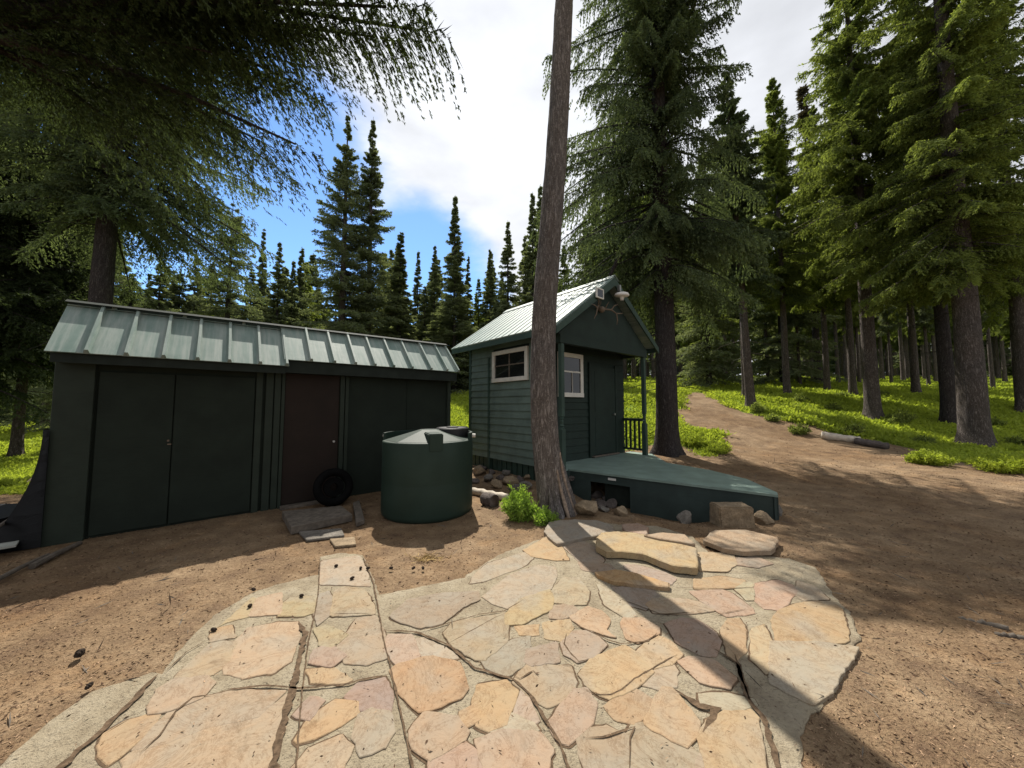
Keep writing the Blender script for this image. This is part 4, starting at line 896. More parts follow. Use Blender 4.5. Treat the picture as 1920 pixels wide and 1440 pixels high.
# ------------------------------------------------------------------ foliage builders
def unit(a): return a / np.maximum(np.linalg.norm(a, axis=-1, keepdims=True), 1e-9)
def quads_from(p, d, ln, w, rg, shade):
    """one slim leaf-like diamond per row: base p, direction d, length ln, width w"""
    n = len(p); rv = rg.normal(size=(n, 3)); s = unit(np.cross(d, rv)) * (w / 2)[:, None]; t = d * ln[:, None]
    V = np.empty((n, 4, 3), np.float32); V[:, 0] = p; V[:, 1] = p + t * .45 + s; V[:, 2] = p + t; V[:, 3] = p + t * .45 - s
    Q = np.arange(n * 4, dtype=np.int32).reshape(n, 4)
    return V.reshape(-1, 3), Q, np.repeat(shade, 4)
def crown(seed, H, zb, Rm, nbr=130, NT=30, NS=7, K=2, q=.13, qw=.035, e0=-.15, e1=.55, droop=.35, hang=.35, shape='full', bias=None, gap=.08, bl=.36, clump=.36, cs=1.9, lv=(.5, 1.2), up=.12, opening=0.0, wood=0.0, azr=None):
    """conifer crown. returns leaf verts/quads/shade and the limb list"""
    rg = np.random.default_rng(seed)
    zt = np.sort(rg.random(nbr) ** (.92 if shape == 'spire' else 1.1)); f = zt                         # 0 bottom, 1 top
    z = zb + (H - zb) * f * .985
    az = rg.random(nbr) * 2 * math.pi
    if azr: az = azr[0] + (azr[1] - azr[0]) * (np.arange(nbr) + .5) / nbr; z = z[rg.permutation(nbr)]
    if shape == 'full': prof = np.minimum(1, .55 + f * 2.2) * (1 - f) ** .75
    elif shape == 'spire': prof = np.minimum(1, .78 + f * 2) * (1 - f) ** 1.12 + .015
    elif shape == 'column': prof = np.minimum(1, .5 + f * 4) * (1 - f) ** .5
    else: prof = (1 - f) ** .8
    L = Rm * prof * rg.uniform(*lv, nbr) + .12 * Rm * (1 - f)
    if bias: L *= 1 + bias[1] * np.cos(az - bias[0]) * (1 - f)
    if opening: L *= 1 - opening * np.maximum(0, -np.sin(az)) ** 1.5
    L = np.maximum(L, .06)
    e = e0 + (e1 - e0) * f + rg.normal(0, .10, nbr); dr = droop * (1 - .6 * f)
    d = np.stack([np.cos(az), np.sin(az), np.zeros(nbr)], -1); side = np.stack([-np.sin(az), np.cos(az), np.zeros(nbr)], -1)
    bs = rg.random(nbr)
    t = np.linspace(.16, 1, NT)[None, :] + rg.uniform(-.5, .5, (nbr, NT)) / NT
    t = np.clip(t, .05, 1)
    lens = L[:, None]
    ax = d[:, None, :] * (lens * t)[..., None]; ax[..., 2] += lens * (e[:, None] * t - dr[:, None] * t ** 2 + up * t ** 3)
    ax[..., 2] += z[:, None]
    axd = d[:, None, :] + np.zeros((nbr, NT, 3)); axd[..., 2] += e[:, None] - 2 * dr[:, None] * t + 3 * up * t ** 2; axd = unit(axd)
    # side twigs (nbr, NT, 2, NS, K)
    sg = np.array([-1., 1.])
    tl = lens * (bl * (1 - t) ** .8 + .07) * rg.uniform(.55, 1.2, (nbr, NT)) + .05 * np.minimum(1, lens / .7)
    bd = axd[:, :, None, :] * .62 + side[:, None, None, :] * sg[None, None, :, None] * .85
    bd = bd + rg.normal(0, .16, bd.shape); bd[..., 2] -= hang * .5; bd = unit(bd)                        # (nbr,NT,2,3)
    s = (np.arange(NS) + .5) / NS
    s = np.clip(s[None, None, None, :] + rg.uniform(-.5, .5, (nbr, NT, 2, NS)) / NS, 0, 1)
    pos = ax[:, :, None, None, :] + bd[:, :, :, None, :] * (tl[:, :, None, None] * s)[..., None]
    pos[..., 2] -= hang * tl[:, :, None, None] * s ** 2 * .6
    pos = pos[..., None, :] + bd[:, :, :, None, None, :] * (tl[:, :, None, None, None] / NS * rg.uniform(-.5, .5, (nbr, NT, 2, NS, K)))[..., None]                                                       # nbr,NT,2,NS,K,3
    dd = np.repeat(np.repeat(bd[:, :, :, None, None, :], NS, 3), K, 4) + rg.normal(0, .42, pos.shape); dd[..., 2] -= hang * .45; dd = unit(dd)
    sh = np.broadcast_to(bs[:, None, None, None, None], pos.shape[:-1])
    keep = rg.random(pos.shape[:-1]) < np.clip((L / L.max()) * 1.15 + .12, 0, 1)[:, None, None, None, None]
    keep &= (rg.random((nbr, NT, 2))[..., None, None] > gap)
    pos = pos[keep]; dd = dd[keep]; sh = sh[keep]
    if clump > 0:
        cn = (vnoise(pos[:, 0] * cs + 7, pos[:, 2] * cs * 1.25, seed) + vnoise(pos[:, 1] * cs + 3, pos[:, 2] * cs * 1.25 + 5, seed + 1) + vnoise(pos[:, 0] * cs * 1.1, pos[:, 1] * cs * 1.1, seed + 2)) / 3
        k2 = cn + rg.normal(0, .035, len(cn)) > clump
        pos = pos[k2]; dd = dd[k2]; sh = np.clip(sh[k2] * .45 + (cn[k2] - clump) * 1.6, 0, 1)
    # twigs on the axis, and the leader
    ka = 2; pa = np.repeat(ax.reshape(-1, 3), ka, 0); da = unit(np.repeat(axd.reshape(-1, 3), ka, 0) + rg.normal(0, .5, (len(pa), 3))); sa_ = np.repeat(np.repeat(bs, NT), ka)
    nl = 14; zl = H - q * .5 - rg.random(nl) * Rm * .5; pl = np.stack([np.zeros(nl), np.zeros(nl), zl], -1); dl = rg.normal(0, .30, (nl, 3)); dl[:, 2] = .8; dl = unit(dl)
    pos = np.concatenate([pos, pa, pl]); dd = np.concatenate([dd, da, dl]); sh = np.concatenate([sh, sa_, rg.random(nl)])
    n = len(pos); sh = np.clip(sh * .6 + rg.random(n) * .4, 0, 1)
    V, Q, A = quads_from(pos, dd, q * rg.uniform(.6, 1.35, n), qw * rg.uniform(.7, 1.3, n), rg, sh)
    if wood:                                   # thin woody side shoots carrying the needles
        m_ = rg.random((nbr, NT)) < np.clip((L / L.max()) * 1.15 + .12, 0, 1)[:, None]
        for k_ in (0, 1):
            P_ = ax[m_]; D_ = bd[:, :, k_][m_]; l_ = tl[m_]
            for r_ in range(2):
                V2, Q2, A2 = quads_from(P_, D_, l_ * .95, np.full(len(P_), wood), rg, np.zeros(len(P_)))
                Q = np.concatenate([Q, Q2 + len(V)]); V = np.concatenate([V, V2]); A = np.concatenate([A, A2])
    # limb polylines
    tt = np.array([0, .3, .6, .92]); lim = d[:, None, :] * (lens * tt)[..., None]; lim[..., 2] += lens * (e[:, None] * tt - dr[:, None] * tt ** 2 + up * tt ** 3) + z[:, None]
    return V, Q, A, lim, L
def trunk_mesh(name, H, r0, limbs=None, LL=None, seed=0, lean=(0, 0), flare=1.5, nseg=26, n=18, mat='bark_mid', rt=.12, curve=None, every=1, dead=0, zb=3, bark=.05):
    rg = np.random.default_rng(seed); zs = np.concatenate([[-.25, 0, .08, .18, .32, .5, .8], np.linspace(1.1, H, nseg)])
    V = []; 
    for z in zs:
        f = max(z, 0) / H; r = r0 * ((1 - f) ** .85 * (1 - rt) + rt * (1 - f)) + .006
        r *= 1 + (flare - 1) * math.exp(-max(z, 0) / .28)
        cx = lean[0] * f; cy = lean[1] * f
        if curve: cx += curve(z)[0]; cy += curve(z)[1]
        a = np.arange(n) / n * 2 * math.pi
        fl = 1 + .22 * math.exp(-max(z, 0) / .3) * np.cos(a * 4 + seed) + .05 * np.sin(a * 3 + seed + z * .7) + bark * (vnoise(a * 9, np.full(n, z * 3.0), seed) - .5 + .5 * (vnoise(a * 22, np.full(n, z * 6.0), seed + 4) - .5))
        V.append(np.stack([cx + r * fl * np.cos(a), cy + r * fl * np.sin(a), np.full(n, z)], -1))
    m = len(zs); V = np.concatenate(V); i = (np.arange(m - 1)[:, None] * n + np.arange(n)[None, :]).ravel(); j = (np.arange(m - 1)[:, None] * n + (np.arange(n)[None, :] + 1) % n).ravel()
    Q = [np.stack([i, j, j + n, i + n], -1)]; VS = [V]; off = len(V)
    segs = []
    if limbs is not None:
        for b in range(0, len(limbs), every):
            f = limbs[b][0][2] / H; cx = np.array([lean[0] * f, lean[1] * f, 0]); rb = .012 + .011 * LL[b]
            segs.append((limbs[b] + cx, rb))
    for _ in range(dead):
        z = rg.uniform(zb * .35, zb + 1); a = rg.uniform(0, 6.28); l = rg.uniform(.5, 1.6); d = np.array([math.cos(a), math.sin(a), -.15]); p0 = np.array([lean[0] * z / H, lean[1] * z / H, z])
        segs.append((np.stack([p0, p0 + d * l * .4, p0 + d * l * .75 + [0, 0, -.05], p0 + d * l + [0, 0, -.16 * l]]), .014))
    for pl, rb in segs:
        k = 4; vv = []
        for i_, p in enumerate(pl):
            dr = pl[min(i_ + 1, len(pl) - 1)] - pl[max(i_ - 1, 0)]; dr = dr / (np.linalg.norm(dr) + 1e-9); s1 = np.cross(dr, [0, 0, 1.]); s1 = s1 / (np.linalg.norm(s1) + 1e-9); s2 = np.cross(dr, s1); rr_ = rb * (1 - .8 * i_ / (len(pl) - 1))
            for a in range(k): vv.append(p + s1 * rr_ * math.cos(a * math.pi / 2) + s2 * rr_ * math.sin(a * math.pi / 2))
        VS.append(np.array(vv))
        for i_ in range(len(pl) - 1):
            Q.append(np.array([[off + i_ * k + a, off + i_ * k + (a + 1) % k, off + (i_ + 1) * k + (a + 1) % k, off + (i_ + 1) * k + a] for a in range(k)]))
        off += len(vv)
    me = npmesh(name, np.concatenate(VS), np.concatenate(Q), smooth=True); me.materials.append(M[mat]); return me
def make_tree(name, loc, label, cat, group, tm, cm, scale=1.0, rz=0.0, sxy=None):
    root = empty(name, loc, label, cat, group)
    root.rotation_euler = (0, 0, rz); s = scale; root.scale = (s if sxy is None else sxy, s if sxy is None else sxy, s)
    link(bpy.data.objects.new('trunk', tm), root)
    if cm is not None: link(bpy.data.objects.new('crown', cm), root)
    return root
def leafmesh(V, Q, A, mat, lean=None, H=1):
    if lean is not None: V = V + np.stack([V[:, 2] / H * lean[0], V[:, 2] / H * lean[1], np.zeros(len(V))], -1)
    me = npmesh('crown', V, Q, attrs={'shade': A}); me.materials.append(M[mat]); return me

# ---- individual near trees
def place(px, Y):
    x = (px - 960) / FOC * (Y * ca + (gz((px - 960) / FOC * Y, Y) - EYE) * sa); return (x, Y, gz(x, Y) - .03)
def near_tree(px, Y, r0, H, zb, Rm, seed, label, mat, bark, lean=(0, 0), name='conifer_tree', **kw):
    loc = place(px, Y); dead = kw.pop('dead', 10); flare = kw.pop('flare', 1.45); V, Q, A, lim, L = crown(seed, H, zb, Rm, **kw)
    tm = trunk_mesh('trunk', H, r0, lim, L, seed, lean, mat=bark, dead=dead, zb=zb, flare=flare)
    return make_tree(name, loc, label, 'tree', None, tm, leafmesh(V, Q, A, mat, lean, H))
# foreground bare trunk with split foot; its crown starts above the picture
def main_tree():
    loc = (.62, 5.50, gz(.62, 5.5) - .04); H = 25.0
    cp = []
    for a, b in ((1036, 958), (1029, 900), (1019, 780), (1020, 600), (1031, 450), (1042, 300), (1050, 150), (1057, 0)):
        r = ray(a, b); cp.append((EYE + r[2] / r[1] * 5.5 - loc[2], r[0] / r[1] * 5.5 - loc[0]))
    cz = [c[0] for c in cp] + [12, 24]; cx_ = [c[1] for c in cp] + [cp[-1][1] + .25, cp[-1][1] + .5]
    def curve(z):
        return (float(sum(np.interp(z + k, cz, cx_) for k in (-.5, -.25, 0, .25, .5)) / 5), .0)
    V, Q, A, lim, L = crown(101, H, 11.6, 1.9, nbr=120, NT=22, NS=5, K=2, q=.16, qw=.045, droop=.3)
    cx = np.array([curve(z)[0] for z in V[::4, 2]]); V = V + np.stack([np.repeat(cx, 4), np.zeros(len(V)), np.zeros(len(V))], -1)
    lim = lim.copy(); lim[..., 0] += np.array([curve(z)[0] for z in lim[:, 0, 2]])[:, None]
    root = empty('conifer_tree', loc, 'tall bare brown trunk with split foot in front of the cabin', 'tree')
    tm = trunk_mesh('trunk', H, .205, lim, L, 3, (0, 0), flare=1.12, nseg=170, n=96, mat='bark_main', curve=curve, bark=.09)
    link(bpy.data.objects.new('trunk', tm), root); link(bpy.data.objects.new('crown', leafmesh(V, Q, A, 'needles_dark')), root)
    # buttress ridges peeling at the right foot
    for k, (a0, w, h, col) in enumerate(((-.25, .085, 1.15, 0), (-.75, .07, .85, 0), (-1.35, .06, .55, 0), (.35, .07, .7, 0), (-.52, .022, 1.0, 1), (-1.0, .018, .75, 1), (-1.75, .04, .5, 0))):
        bm = bmesh.new(); pts = []; rad = []
        for i in range(10):
            t = i / 9; z = h * (1 - t) - .04; rr_ = .185 + .17 * t ** 2.2 + (.035 if col else 0); a = a0 + .12 * math.sin(t * 2.5)
            pts.append((rr_ * math.cos(a) + curve(z)[0] + .0, rr_ * math.sin(a), z)); rad.append(.012 + w * min(1, t * 1.4) ** .8)
        tube(bm, pts, rad, 10)
        rr = random.Random(k)
        for v in bm.verts: v.co += Vector((rr.uniform(-1, 1), rr.uniform(-1, 1), 0)) * .007
        me = bpy.data.meshes.new('root_buttress'); bm.to_mesh(me); bm.free(); me.materials.append(M['torn_wood' if col else 'bark_main'])
        for f in me.polygons: f.use_smooth = True
        link(bpy.data.objects.new('root_buttress', me), root)
main_tree()

FULL = dict(NT=46, NS=7, K=4, q=.085, qw=.029, bl=.25, wood=.010, up=.22, lv=(.35, 1.25))
MID = dict(NT=36, NS=6, K=4, q=.105, qw=.034, bl=.26, up=.2, lv=(.35, 1.25))
near_tree(-165, 2.45, .16, 10.8, 4.35, 2.1, 11, 'huge dark trunk at the left edge with branches hanging over the picture top', 'needles_dark', 'bark_dark', nbr=210, wood=.006, bias=(-.25, .50), droop=.38, e0=.08, hang=.9, NT=44, NS=8, K=9, q=.032, qw=.0076, bl=.32, dead=0, clump=.36, cs=3.2, lv=(.4, 1.25))
near_tree(166, 8.6, .25, 20, 6.7, 4.0, 12, 'dark conifer rising behind the left end of the shed', 'needles_blue', 'bark_dark', nbr=330, droop=.5, hang=.9, dead=16, gap=.18, opening=.55, NT=44, NS=7, K=4, q=.080, qw=.026, bl=.27, up=.2, lv=(.35, 1.25))
near_tree(1252, 10.3, .31, 24, 5.2, 4.0, 13, 'big dark conifer directly right of the cabin', 'needles_blue', 'bark_dark', nbr=380, droop=.75, hang=1.3, e0=-.02, e1=.35, dead=36, gap=.04, clump=.33, opening=.42, bias=(2.8, .15), **FULL)
near_tree(1830, 11.2, .33, 24, 6.0, 3.1, 14, 'thickest conifer at the right with reddish bark, beside the dark log', 'needles_green', 'bark_mid', nbr=340, droop=.6, hang=.9, e1=.35, dead=14, flare=1.5, gap=.12, opening=.3, **FULL)
near_tree(1637, 14.2, .245, 23, 6.3, 2.8, 15, 'conifer standing in the meadow behind the pale log', 'needles_green', 'bark_mid', nbr=330, droop=.6, hang=.9, e1=.35, gap=.12, **MID)
near_tree(1781, 13.6, .22, 21, 6.4, 2.3, 16, 'slimmer dark conifer just left of the thickest one', 'needles_green', 'bark_dark', nbr=280, droop=.6, hang=.9, e1=.35, **MID)
near_tree(1408, 16.0, .19, 16.5, 6.2, 1.8, 17, 'leaning conifer beside the trail bend', 'needles_blue', 'bark_mid', lean=(-.6, 0), nbr=260, droop=.6, hang=1.1, **MID)
near_tree(1476, 19.5, .17, 19, 5.6, 2.3, 18, 'straight conifer right of the leaning one, beyond the trail', 'needles_green', 'bark_mid', nbr=250, droop=.5, hang=.8, **MID)
near_tree(1925, 15.5, .27, 22, 5.6, 2.8, 19, 'conifer cut by the right edge behind the thickest one', 'needles_green', 'bark_mid', nbr=280, droop=.6, hang=.9, **MID)
near_tree(30, 11.0, .12, 15, 3.2, 2.6, 20, 'slim grey trunk standing in the bright grass left of the shed', 'needles_dark', 'bark_mid', nbr=220, droop=.5, hang=.8, **MID)
near_tree(-160, 9.5, .28, 18, 2.6, 4.2, 21, 'conifer outside the left edge reaching low branches into the picture', 'needles_dark', 'bark_dark', nbr=260, droop=.5, hang=.8, **MID)
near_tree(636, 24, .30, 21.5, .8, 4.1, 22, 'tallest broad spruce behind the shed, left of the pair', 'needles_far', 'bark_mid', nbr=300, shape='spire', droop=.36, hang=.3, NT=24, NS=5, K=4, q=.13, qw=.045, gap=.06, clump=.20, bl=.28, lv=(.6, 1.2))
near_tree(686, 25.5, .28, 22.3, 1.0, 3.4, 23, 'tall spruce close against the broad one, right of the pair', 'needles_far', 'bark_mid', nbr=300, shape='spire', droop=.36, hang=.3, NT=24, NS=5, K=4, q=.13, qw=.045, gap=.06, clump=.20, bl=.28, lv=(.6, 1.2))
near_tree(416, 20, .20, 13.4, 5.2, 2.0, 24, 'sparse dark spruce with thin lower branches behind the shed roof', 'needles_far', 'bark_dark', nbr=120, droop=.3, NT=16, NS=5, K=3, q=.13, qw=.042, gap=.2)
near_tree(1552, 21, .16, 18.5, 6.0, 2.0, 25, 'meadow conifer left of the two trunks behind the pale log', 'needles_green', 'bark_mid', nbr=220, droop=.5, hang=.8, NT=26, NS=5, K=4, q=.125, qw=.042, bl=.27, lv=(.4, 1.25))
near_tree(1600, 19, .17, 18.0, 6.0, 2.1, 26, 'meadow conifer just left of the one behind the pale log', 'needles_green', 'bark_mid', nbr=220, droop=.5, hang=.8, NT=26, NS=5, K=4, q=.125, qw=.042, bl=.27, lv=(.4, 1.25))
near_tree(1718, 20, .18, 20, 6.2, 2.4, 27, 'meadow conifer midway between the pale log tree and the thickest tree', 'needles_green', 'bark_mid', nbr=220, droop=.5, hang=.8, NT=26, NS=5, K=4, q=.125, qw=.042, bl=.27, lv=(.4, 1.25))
near_tree(1396, 17.8, .10, 12, 5.0, 1.4, 28, 'thin grey trunk close behind the leaning conifer', 'needles_blue', 'bark_mid', nbr=100, NT=16, NS=5, K=3, q=.13, qw=.04)
near_tree(1330, 26, .16, 13, 3.0, 1.9, 29, 'small conifer left of the trail behind the big dark one', 'needles_green', 'bark_dark', nbr=110, NT=18, NS=5, K=3, q=.12, qw=.038)
def top_boughs():
    root = [o for o in COL.objects if o.get('label', '').startswith('huge dark trunk')][0]
    V, Q, A, lim, L = crown(113, 5.9, 4.55, 5.0, nbr=14, azr=(-.22, .20), NT=84, NS=14, K=11, q=.026, qw=.0066, bl=.13, hang=1.05, droop=.20, e0=.12, e1=.12, up=.04, lv=(.72, 1.04), clump=.34, cs=3.0, wood=.008)
    Q = Q[np.linalg.norm(V[Q[:, 0]][:, :2], axis=1) > 1.2]
    link(bpy.data.objects.new('bough', leafmesh(V, Q, A, 'needles_dark')), root)
    me = trunk_mesh('limb', 5.95, .05, lim, L, 9, mat='bark_dark', n=6, nseg=4, flare=1.0); link(bpy.data.objects.new('limb', me), root)
top_boughs()
def broken_limb():
    root = [o for o in COL.objects if o.get('label', '').startswith('big dark conifer directly')][0]; l = Vector(root.location)
    pts = [Vector((*place(1240, 10.2)[:2], EYE + (760 - 375) / FOC * 10.2)), Vector((*place(1205, 10.0)[:2], EYE + (760 - 420) / FOC * 10.0)), Vector((*place(1172, 9.8)[:2], EYE + (760 - 468) / FOC * 9.8)), Vector((*place(1150, 9.6)[:2], EYE + (760 - 512) / FOC * 9.6))]
    bm = bmesh.new(); tube(bm, [p - l for p in pts], [.10, .085, .07, .045], 10); me = bpy.data.meshes.new('limb'); bm.to_mesh(me); bm.free(); me.materials.append(M['bark_dark']); link(bpy.data.objects.new('limb', me), root)
broken_limb()

# ---- forest: shared meshes, one object per tree
def variants():
    vs = []
    for i, (H, zb, Rm, nbr, shape, mat, kw) in enumerate([
        (16, 4.8, 1.6, 120, 'full', 'needles_green', {}), (17, 5.6, 1.4, 120, 'full', 'needles_green', {}), (15, 4.2, 1.5, 110, 'full', 'needles_far', {}), (18, 6.2, 1.6, 120, 'full', 'needles_far', {})]):
        V, Q, A, lim, L = crown(200 + i, H, zb, Rm, nbr=int(nbr * 1.7), NT=20, NS=4, K=3, q=.16, qw=.056, shape=shape, gap=.06, clump=.36, cs=1.8, droop=.5, hang=.8, bl=.28)
        vs.append((H, trunk_mesh('trunk', H, .17, lim, L, 200 + i, mat='bark_mid', n=10, nseg=12, every=2, dead=8, zb=zb), leafmesh(V, Q, A, mat)))
    sp = []
    for i, (H, zb, Rm, nbr, shape, mat) in enumerate([(16, .5, 2.1, 190, 'spire', 'needles_far'), (16, .8, 1.65, 190, 'spire', 'needles_far'), (16, .4, 2.7, 190, 'spire', 'needles_far'), (16, .8, 1.15, 190, 'spire', 'needles_far'), (16, .6, 2.2, 190, 'spire', 'needles_green')]):
        V, Q, A, lim, L = crown(300 + i, H, zb, Rm, nbr=int(nbr * 1.5), NT=18, NS=4, K=3, q=.14, qw=.050, shape=shape, gap=.05, e0=-.2, e1=.25, droop=.30, clump=.15, cs=2.4, bl=.30, lv=(.6, 1.2))
        sp.append((H, trunk_mesh('trunk', H, .15, lim, L, 300 + i, mat='bark_dark', n=8, nseg=10, every=3, zb=zb), leafmesh(V, Q, A, mat)))
    V, Q, A, lim, L = crown(310, 16, 4, .55, nbr=170, NT=8, NS=2, K=2, q=.24, qw=.09, shape='column', gap=.1)
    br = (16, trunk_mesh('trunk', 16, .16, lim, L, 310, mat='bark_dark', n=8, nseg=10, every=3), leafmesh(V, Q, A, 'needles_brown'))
    return vs, sp, br
VS_, SP_, BR_ = variants()
def put(var, px, Y, top, label, group=None, sx=1.0, rz=None, name='conifer_tree'):
    loc = place(px, Y); zt = EYE + (760 - top) / FOC * Y * 1.0; h = max(3.0, zt - loc[2]); s = h / var[0]
    return make_tree(name, loc, label, 'tree', group, var[1], var[2], s, random.uniform(0, 6.28) if rz is None else rz, s * sx if sx != 1.0 else None)
# named spires of the skyline (photo column, distance, top row)
sky = [(850, 30, 352, 1, .95, 'tall narrow spruce standing alone right of the broad pair'), (745, 27, 425, 3, 1.5, 'narrow spruce just right of the broad pair'), (738, 34, 455, 0, .9, 'short spruce half hidden by the narrow one right of the broad pair'),
 (812, 33, 452, 0, .9, 'middle-height spruce left of the tall lone spruce'), (780, 38, 462, 1, .8, 'thin spruce between the broad pair and the tall lone spruce'), (876, 36, 472, 3, .9, 'thin pole-like spruce just right of the tall lone spruce'), (918, 33, 458, 1, .9, 'spruce with twin-looking tip left of the foreground trunk'),
 (952, 30, 402, 0, .9, 'bushy spruce a little left of the foreground trunk'), (1000, 29, 345, 1, .9, 'tall spruce right against the left side of the foreground trunk'), (985, 34, 430, 0, 1, 'shorter spruce between the bushy one and the foreground trunk'),
 (480, 34, 418, 3, .8, 'thin needle-topped spruce right of the sparse dark one'), (512, 28, 445, 0, .95, 'dark spruce between the thin needle-topped one and the broad pair'), (555, 33, 455, 3, 1.1, 'slim spruce immediately left of the broad pair'), (540, 30, 480, 1, .9, 'pale-tipped spruce below and left of the broad pair'),
 (352, 32, 468, 2, .8, 'spruce with open top left of the sparse dark one'), (312, 34, 500, 0, .9, 'low spruce above the middle-left of the shed roof'), (265, 36, 505, 1, .9, 'low spruce above the left third of the shed roof'), (1470, 26, 190, 0, .95, 'tall spruce right of the leaning conifer top'), (1015, 36, 330, 1, .9, 'spruce tip showing behind the foreground trunk'),
 (1100, 26, 400, 0, 1, 'spruce behind the cabin roof peak'), (1060, 30, 450, 4, 1, 'spruce behind the left slope of the cabin roof'), (1330, 24, 250, 0, .9, 'tall spruce seen between the big dark conifer and the leaning one')]
for px, Y, top, v, sx, lab in sky: put(SP_[v], px, Y, top, lab, None, sx * 1.25)
put(BR_, 1535, 27, 128, 'tall narrow brownish snag-like spruce against the sky at right', None, 1.0)
rg = random.Random(5)
# low fill behind the shed and cabin
for i in range(66):
    px = -120 + i * 19.3 + rg.uniform(-9, 9); Y = rg.uniform(27, 52)
    top = rg.uniform(500, 585) if px > 200 else rg.uniform(380, 520)
    if 560 < px < 1040: top = rg.uniform(450, 560)
    elif px > 200: top = rg.uniform(478, 570)
    lab, grp = ('small spruce in the far tree line above the shed roof', 'far spruces above the shed roof') if px < 860 else ('small spruce in the far tree line between shed and cabin roofs', 'far spruces behind the cabin')
    put(SP_[rg.choice([0, 1, 2, 2, 4])], px, Y, top, lab, grp, rg.uniform(1.3, 2.0))
# dark wood behind the left meadow
for i in range(26):
    px = -420 + i * 22 + rg.uniform(-9, 9); Y = rg.uniform(17, 34)
    put(VS_[2 + i % 2] if i % 3 else SP_[2], px, Y, rg.uniform(120, 430), 'dark conifer in the wood beyond the bright grass at left', 'conifers beyond the left grass', 1.0)
# forest to the right, beyond the meadow
taken = []
def far_enough(x, y, d):
    for a, b in taken:
        if (a - x) ** 2 + (b - y) ** 2 < d * d: return False
    taken.append((x, y)); return True
cnt = 0; tries = 0
while cnt < 140 and tries < 6000:
    tries += 1
    px = rg.uniform(1120, 2150); Y = 33 + 54 * rg.random() ** 1.1
    if 1268 < px < 1345 and Y < 24: continue
    if 1200 < px < 1400 and Y < 34: continue
    if Y < 34 and rg.random() < .5: continue
    x, y, z = place(px, Y)
    if not far_enough(x, y, 1.7 + Y * .02): continue
    top = rg.uniform(300, 520)
    if 1420 < px < 1610: top = rg.uniform(400, 540)
    h = (760 - top) / FOC * Y + EYE - z
    if Y < 24: top = max(top, 330)
    side = 'between the big dark conifer and the trail bend' if px < 1500 else 'behind the pale log tree' if px < 1720 else 'behind the thickest right tree'
    put(VS_[rg.choice([0, 0, 1, 1, 2, 3])], px, Y, top, 'slim conifer in the distant wood ' + side, 'distant wood ' + side, 1.0); cnt += 1

# slim trunks standing in the middle of the meadow
for i, (px, Y, v) in enumerate([(1440, 27, 1), (1500, 25, 3), (1524, 30, 0), (1572, 28, 1), (1588, 32, 3), (1672, 26, 3), (1694, 31, 1), (1742, 24, 3), (1756, 29, 1), (1862, 22, 3), (1885, 27, 0), (1905, 24, 1), (1376, 29, 3), (1612, 25, 1)]):
    put(VS_[v], px, Y, 330 + (i * 37) % 110, 'slim grey trunk in the far half of the right meadow', 'slim trunks in the far half of the right meadow', .8)

# far-off wood that reads as one mass closing the view on the right
def far_wood():
    base = []
    for k in range(3):
        V, Q, A, lim, L = crown(400 + k, 12, .6 + k * .9, 2.2, nbr=150, NT=8, NS=3, K=2, q=.34, qw=.15, shape='spire', clump=.2, cs=1.5, droop=.3, e0=-.1, e1=.3); base.append((V, Q, A))
    VS, QS, AS = [], [], []; off = 0; rr = random.Random(3)
    for i in range(64):
        px = 1090 + i * 17.5 + rr.uniform(-9, 9); Y = rr.uniform(64, 105); loc = place(px, Y); V, Q, A = base[i % 3]
        h = (760 - rr.uniform(545, 620)) / FOC * Y + EYE - loc[2]; sc = max(.35, h / 12); a = rr.uniform(0, 6.28)
        W_ = V @ np.array([[math.cos(a), math.sin(a), 0], [-math.sin(a), math.cos(a), 0], [0, 0, 1]]) * [sc * 1.3, sc * 1.3, sc] + np.array(loc)
        VS.append(W_); QS.append(Q + off); AS.append(A); off += len(V)
        P = np.array([[-.16, 0, 0], [.16, 0, 0], [.04, 0, h], [-.04, 0, h], [0, -.16, 0], [0, .16, 0], [0, .04, h], [0, -.04, h]]) + np.array(loc); VS.append(P); QS.append(np.array([[0, 1, 2, 3], [4, 5, 6, 7]]) + off); AS.append(np.zeros(8)); off += 8
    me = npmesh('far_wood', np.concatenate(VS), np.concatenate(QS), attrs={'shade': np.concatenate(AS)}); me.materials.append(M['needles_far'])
    tag(link(bpy.data.objects.new('far_wood', me)), 'far-off dense wood closing the view behind the right hand trees', 'wood', None, 'stuff')
far_wood()

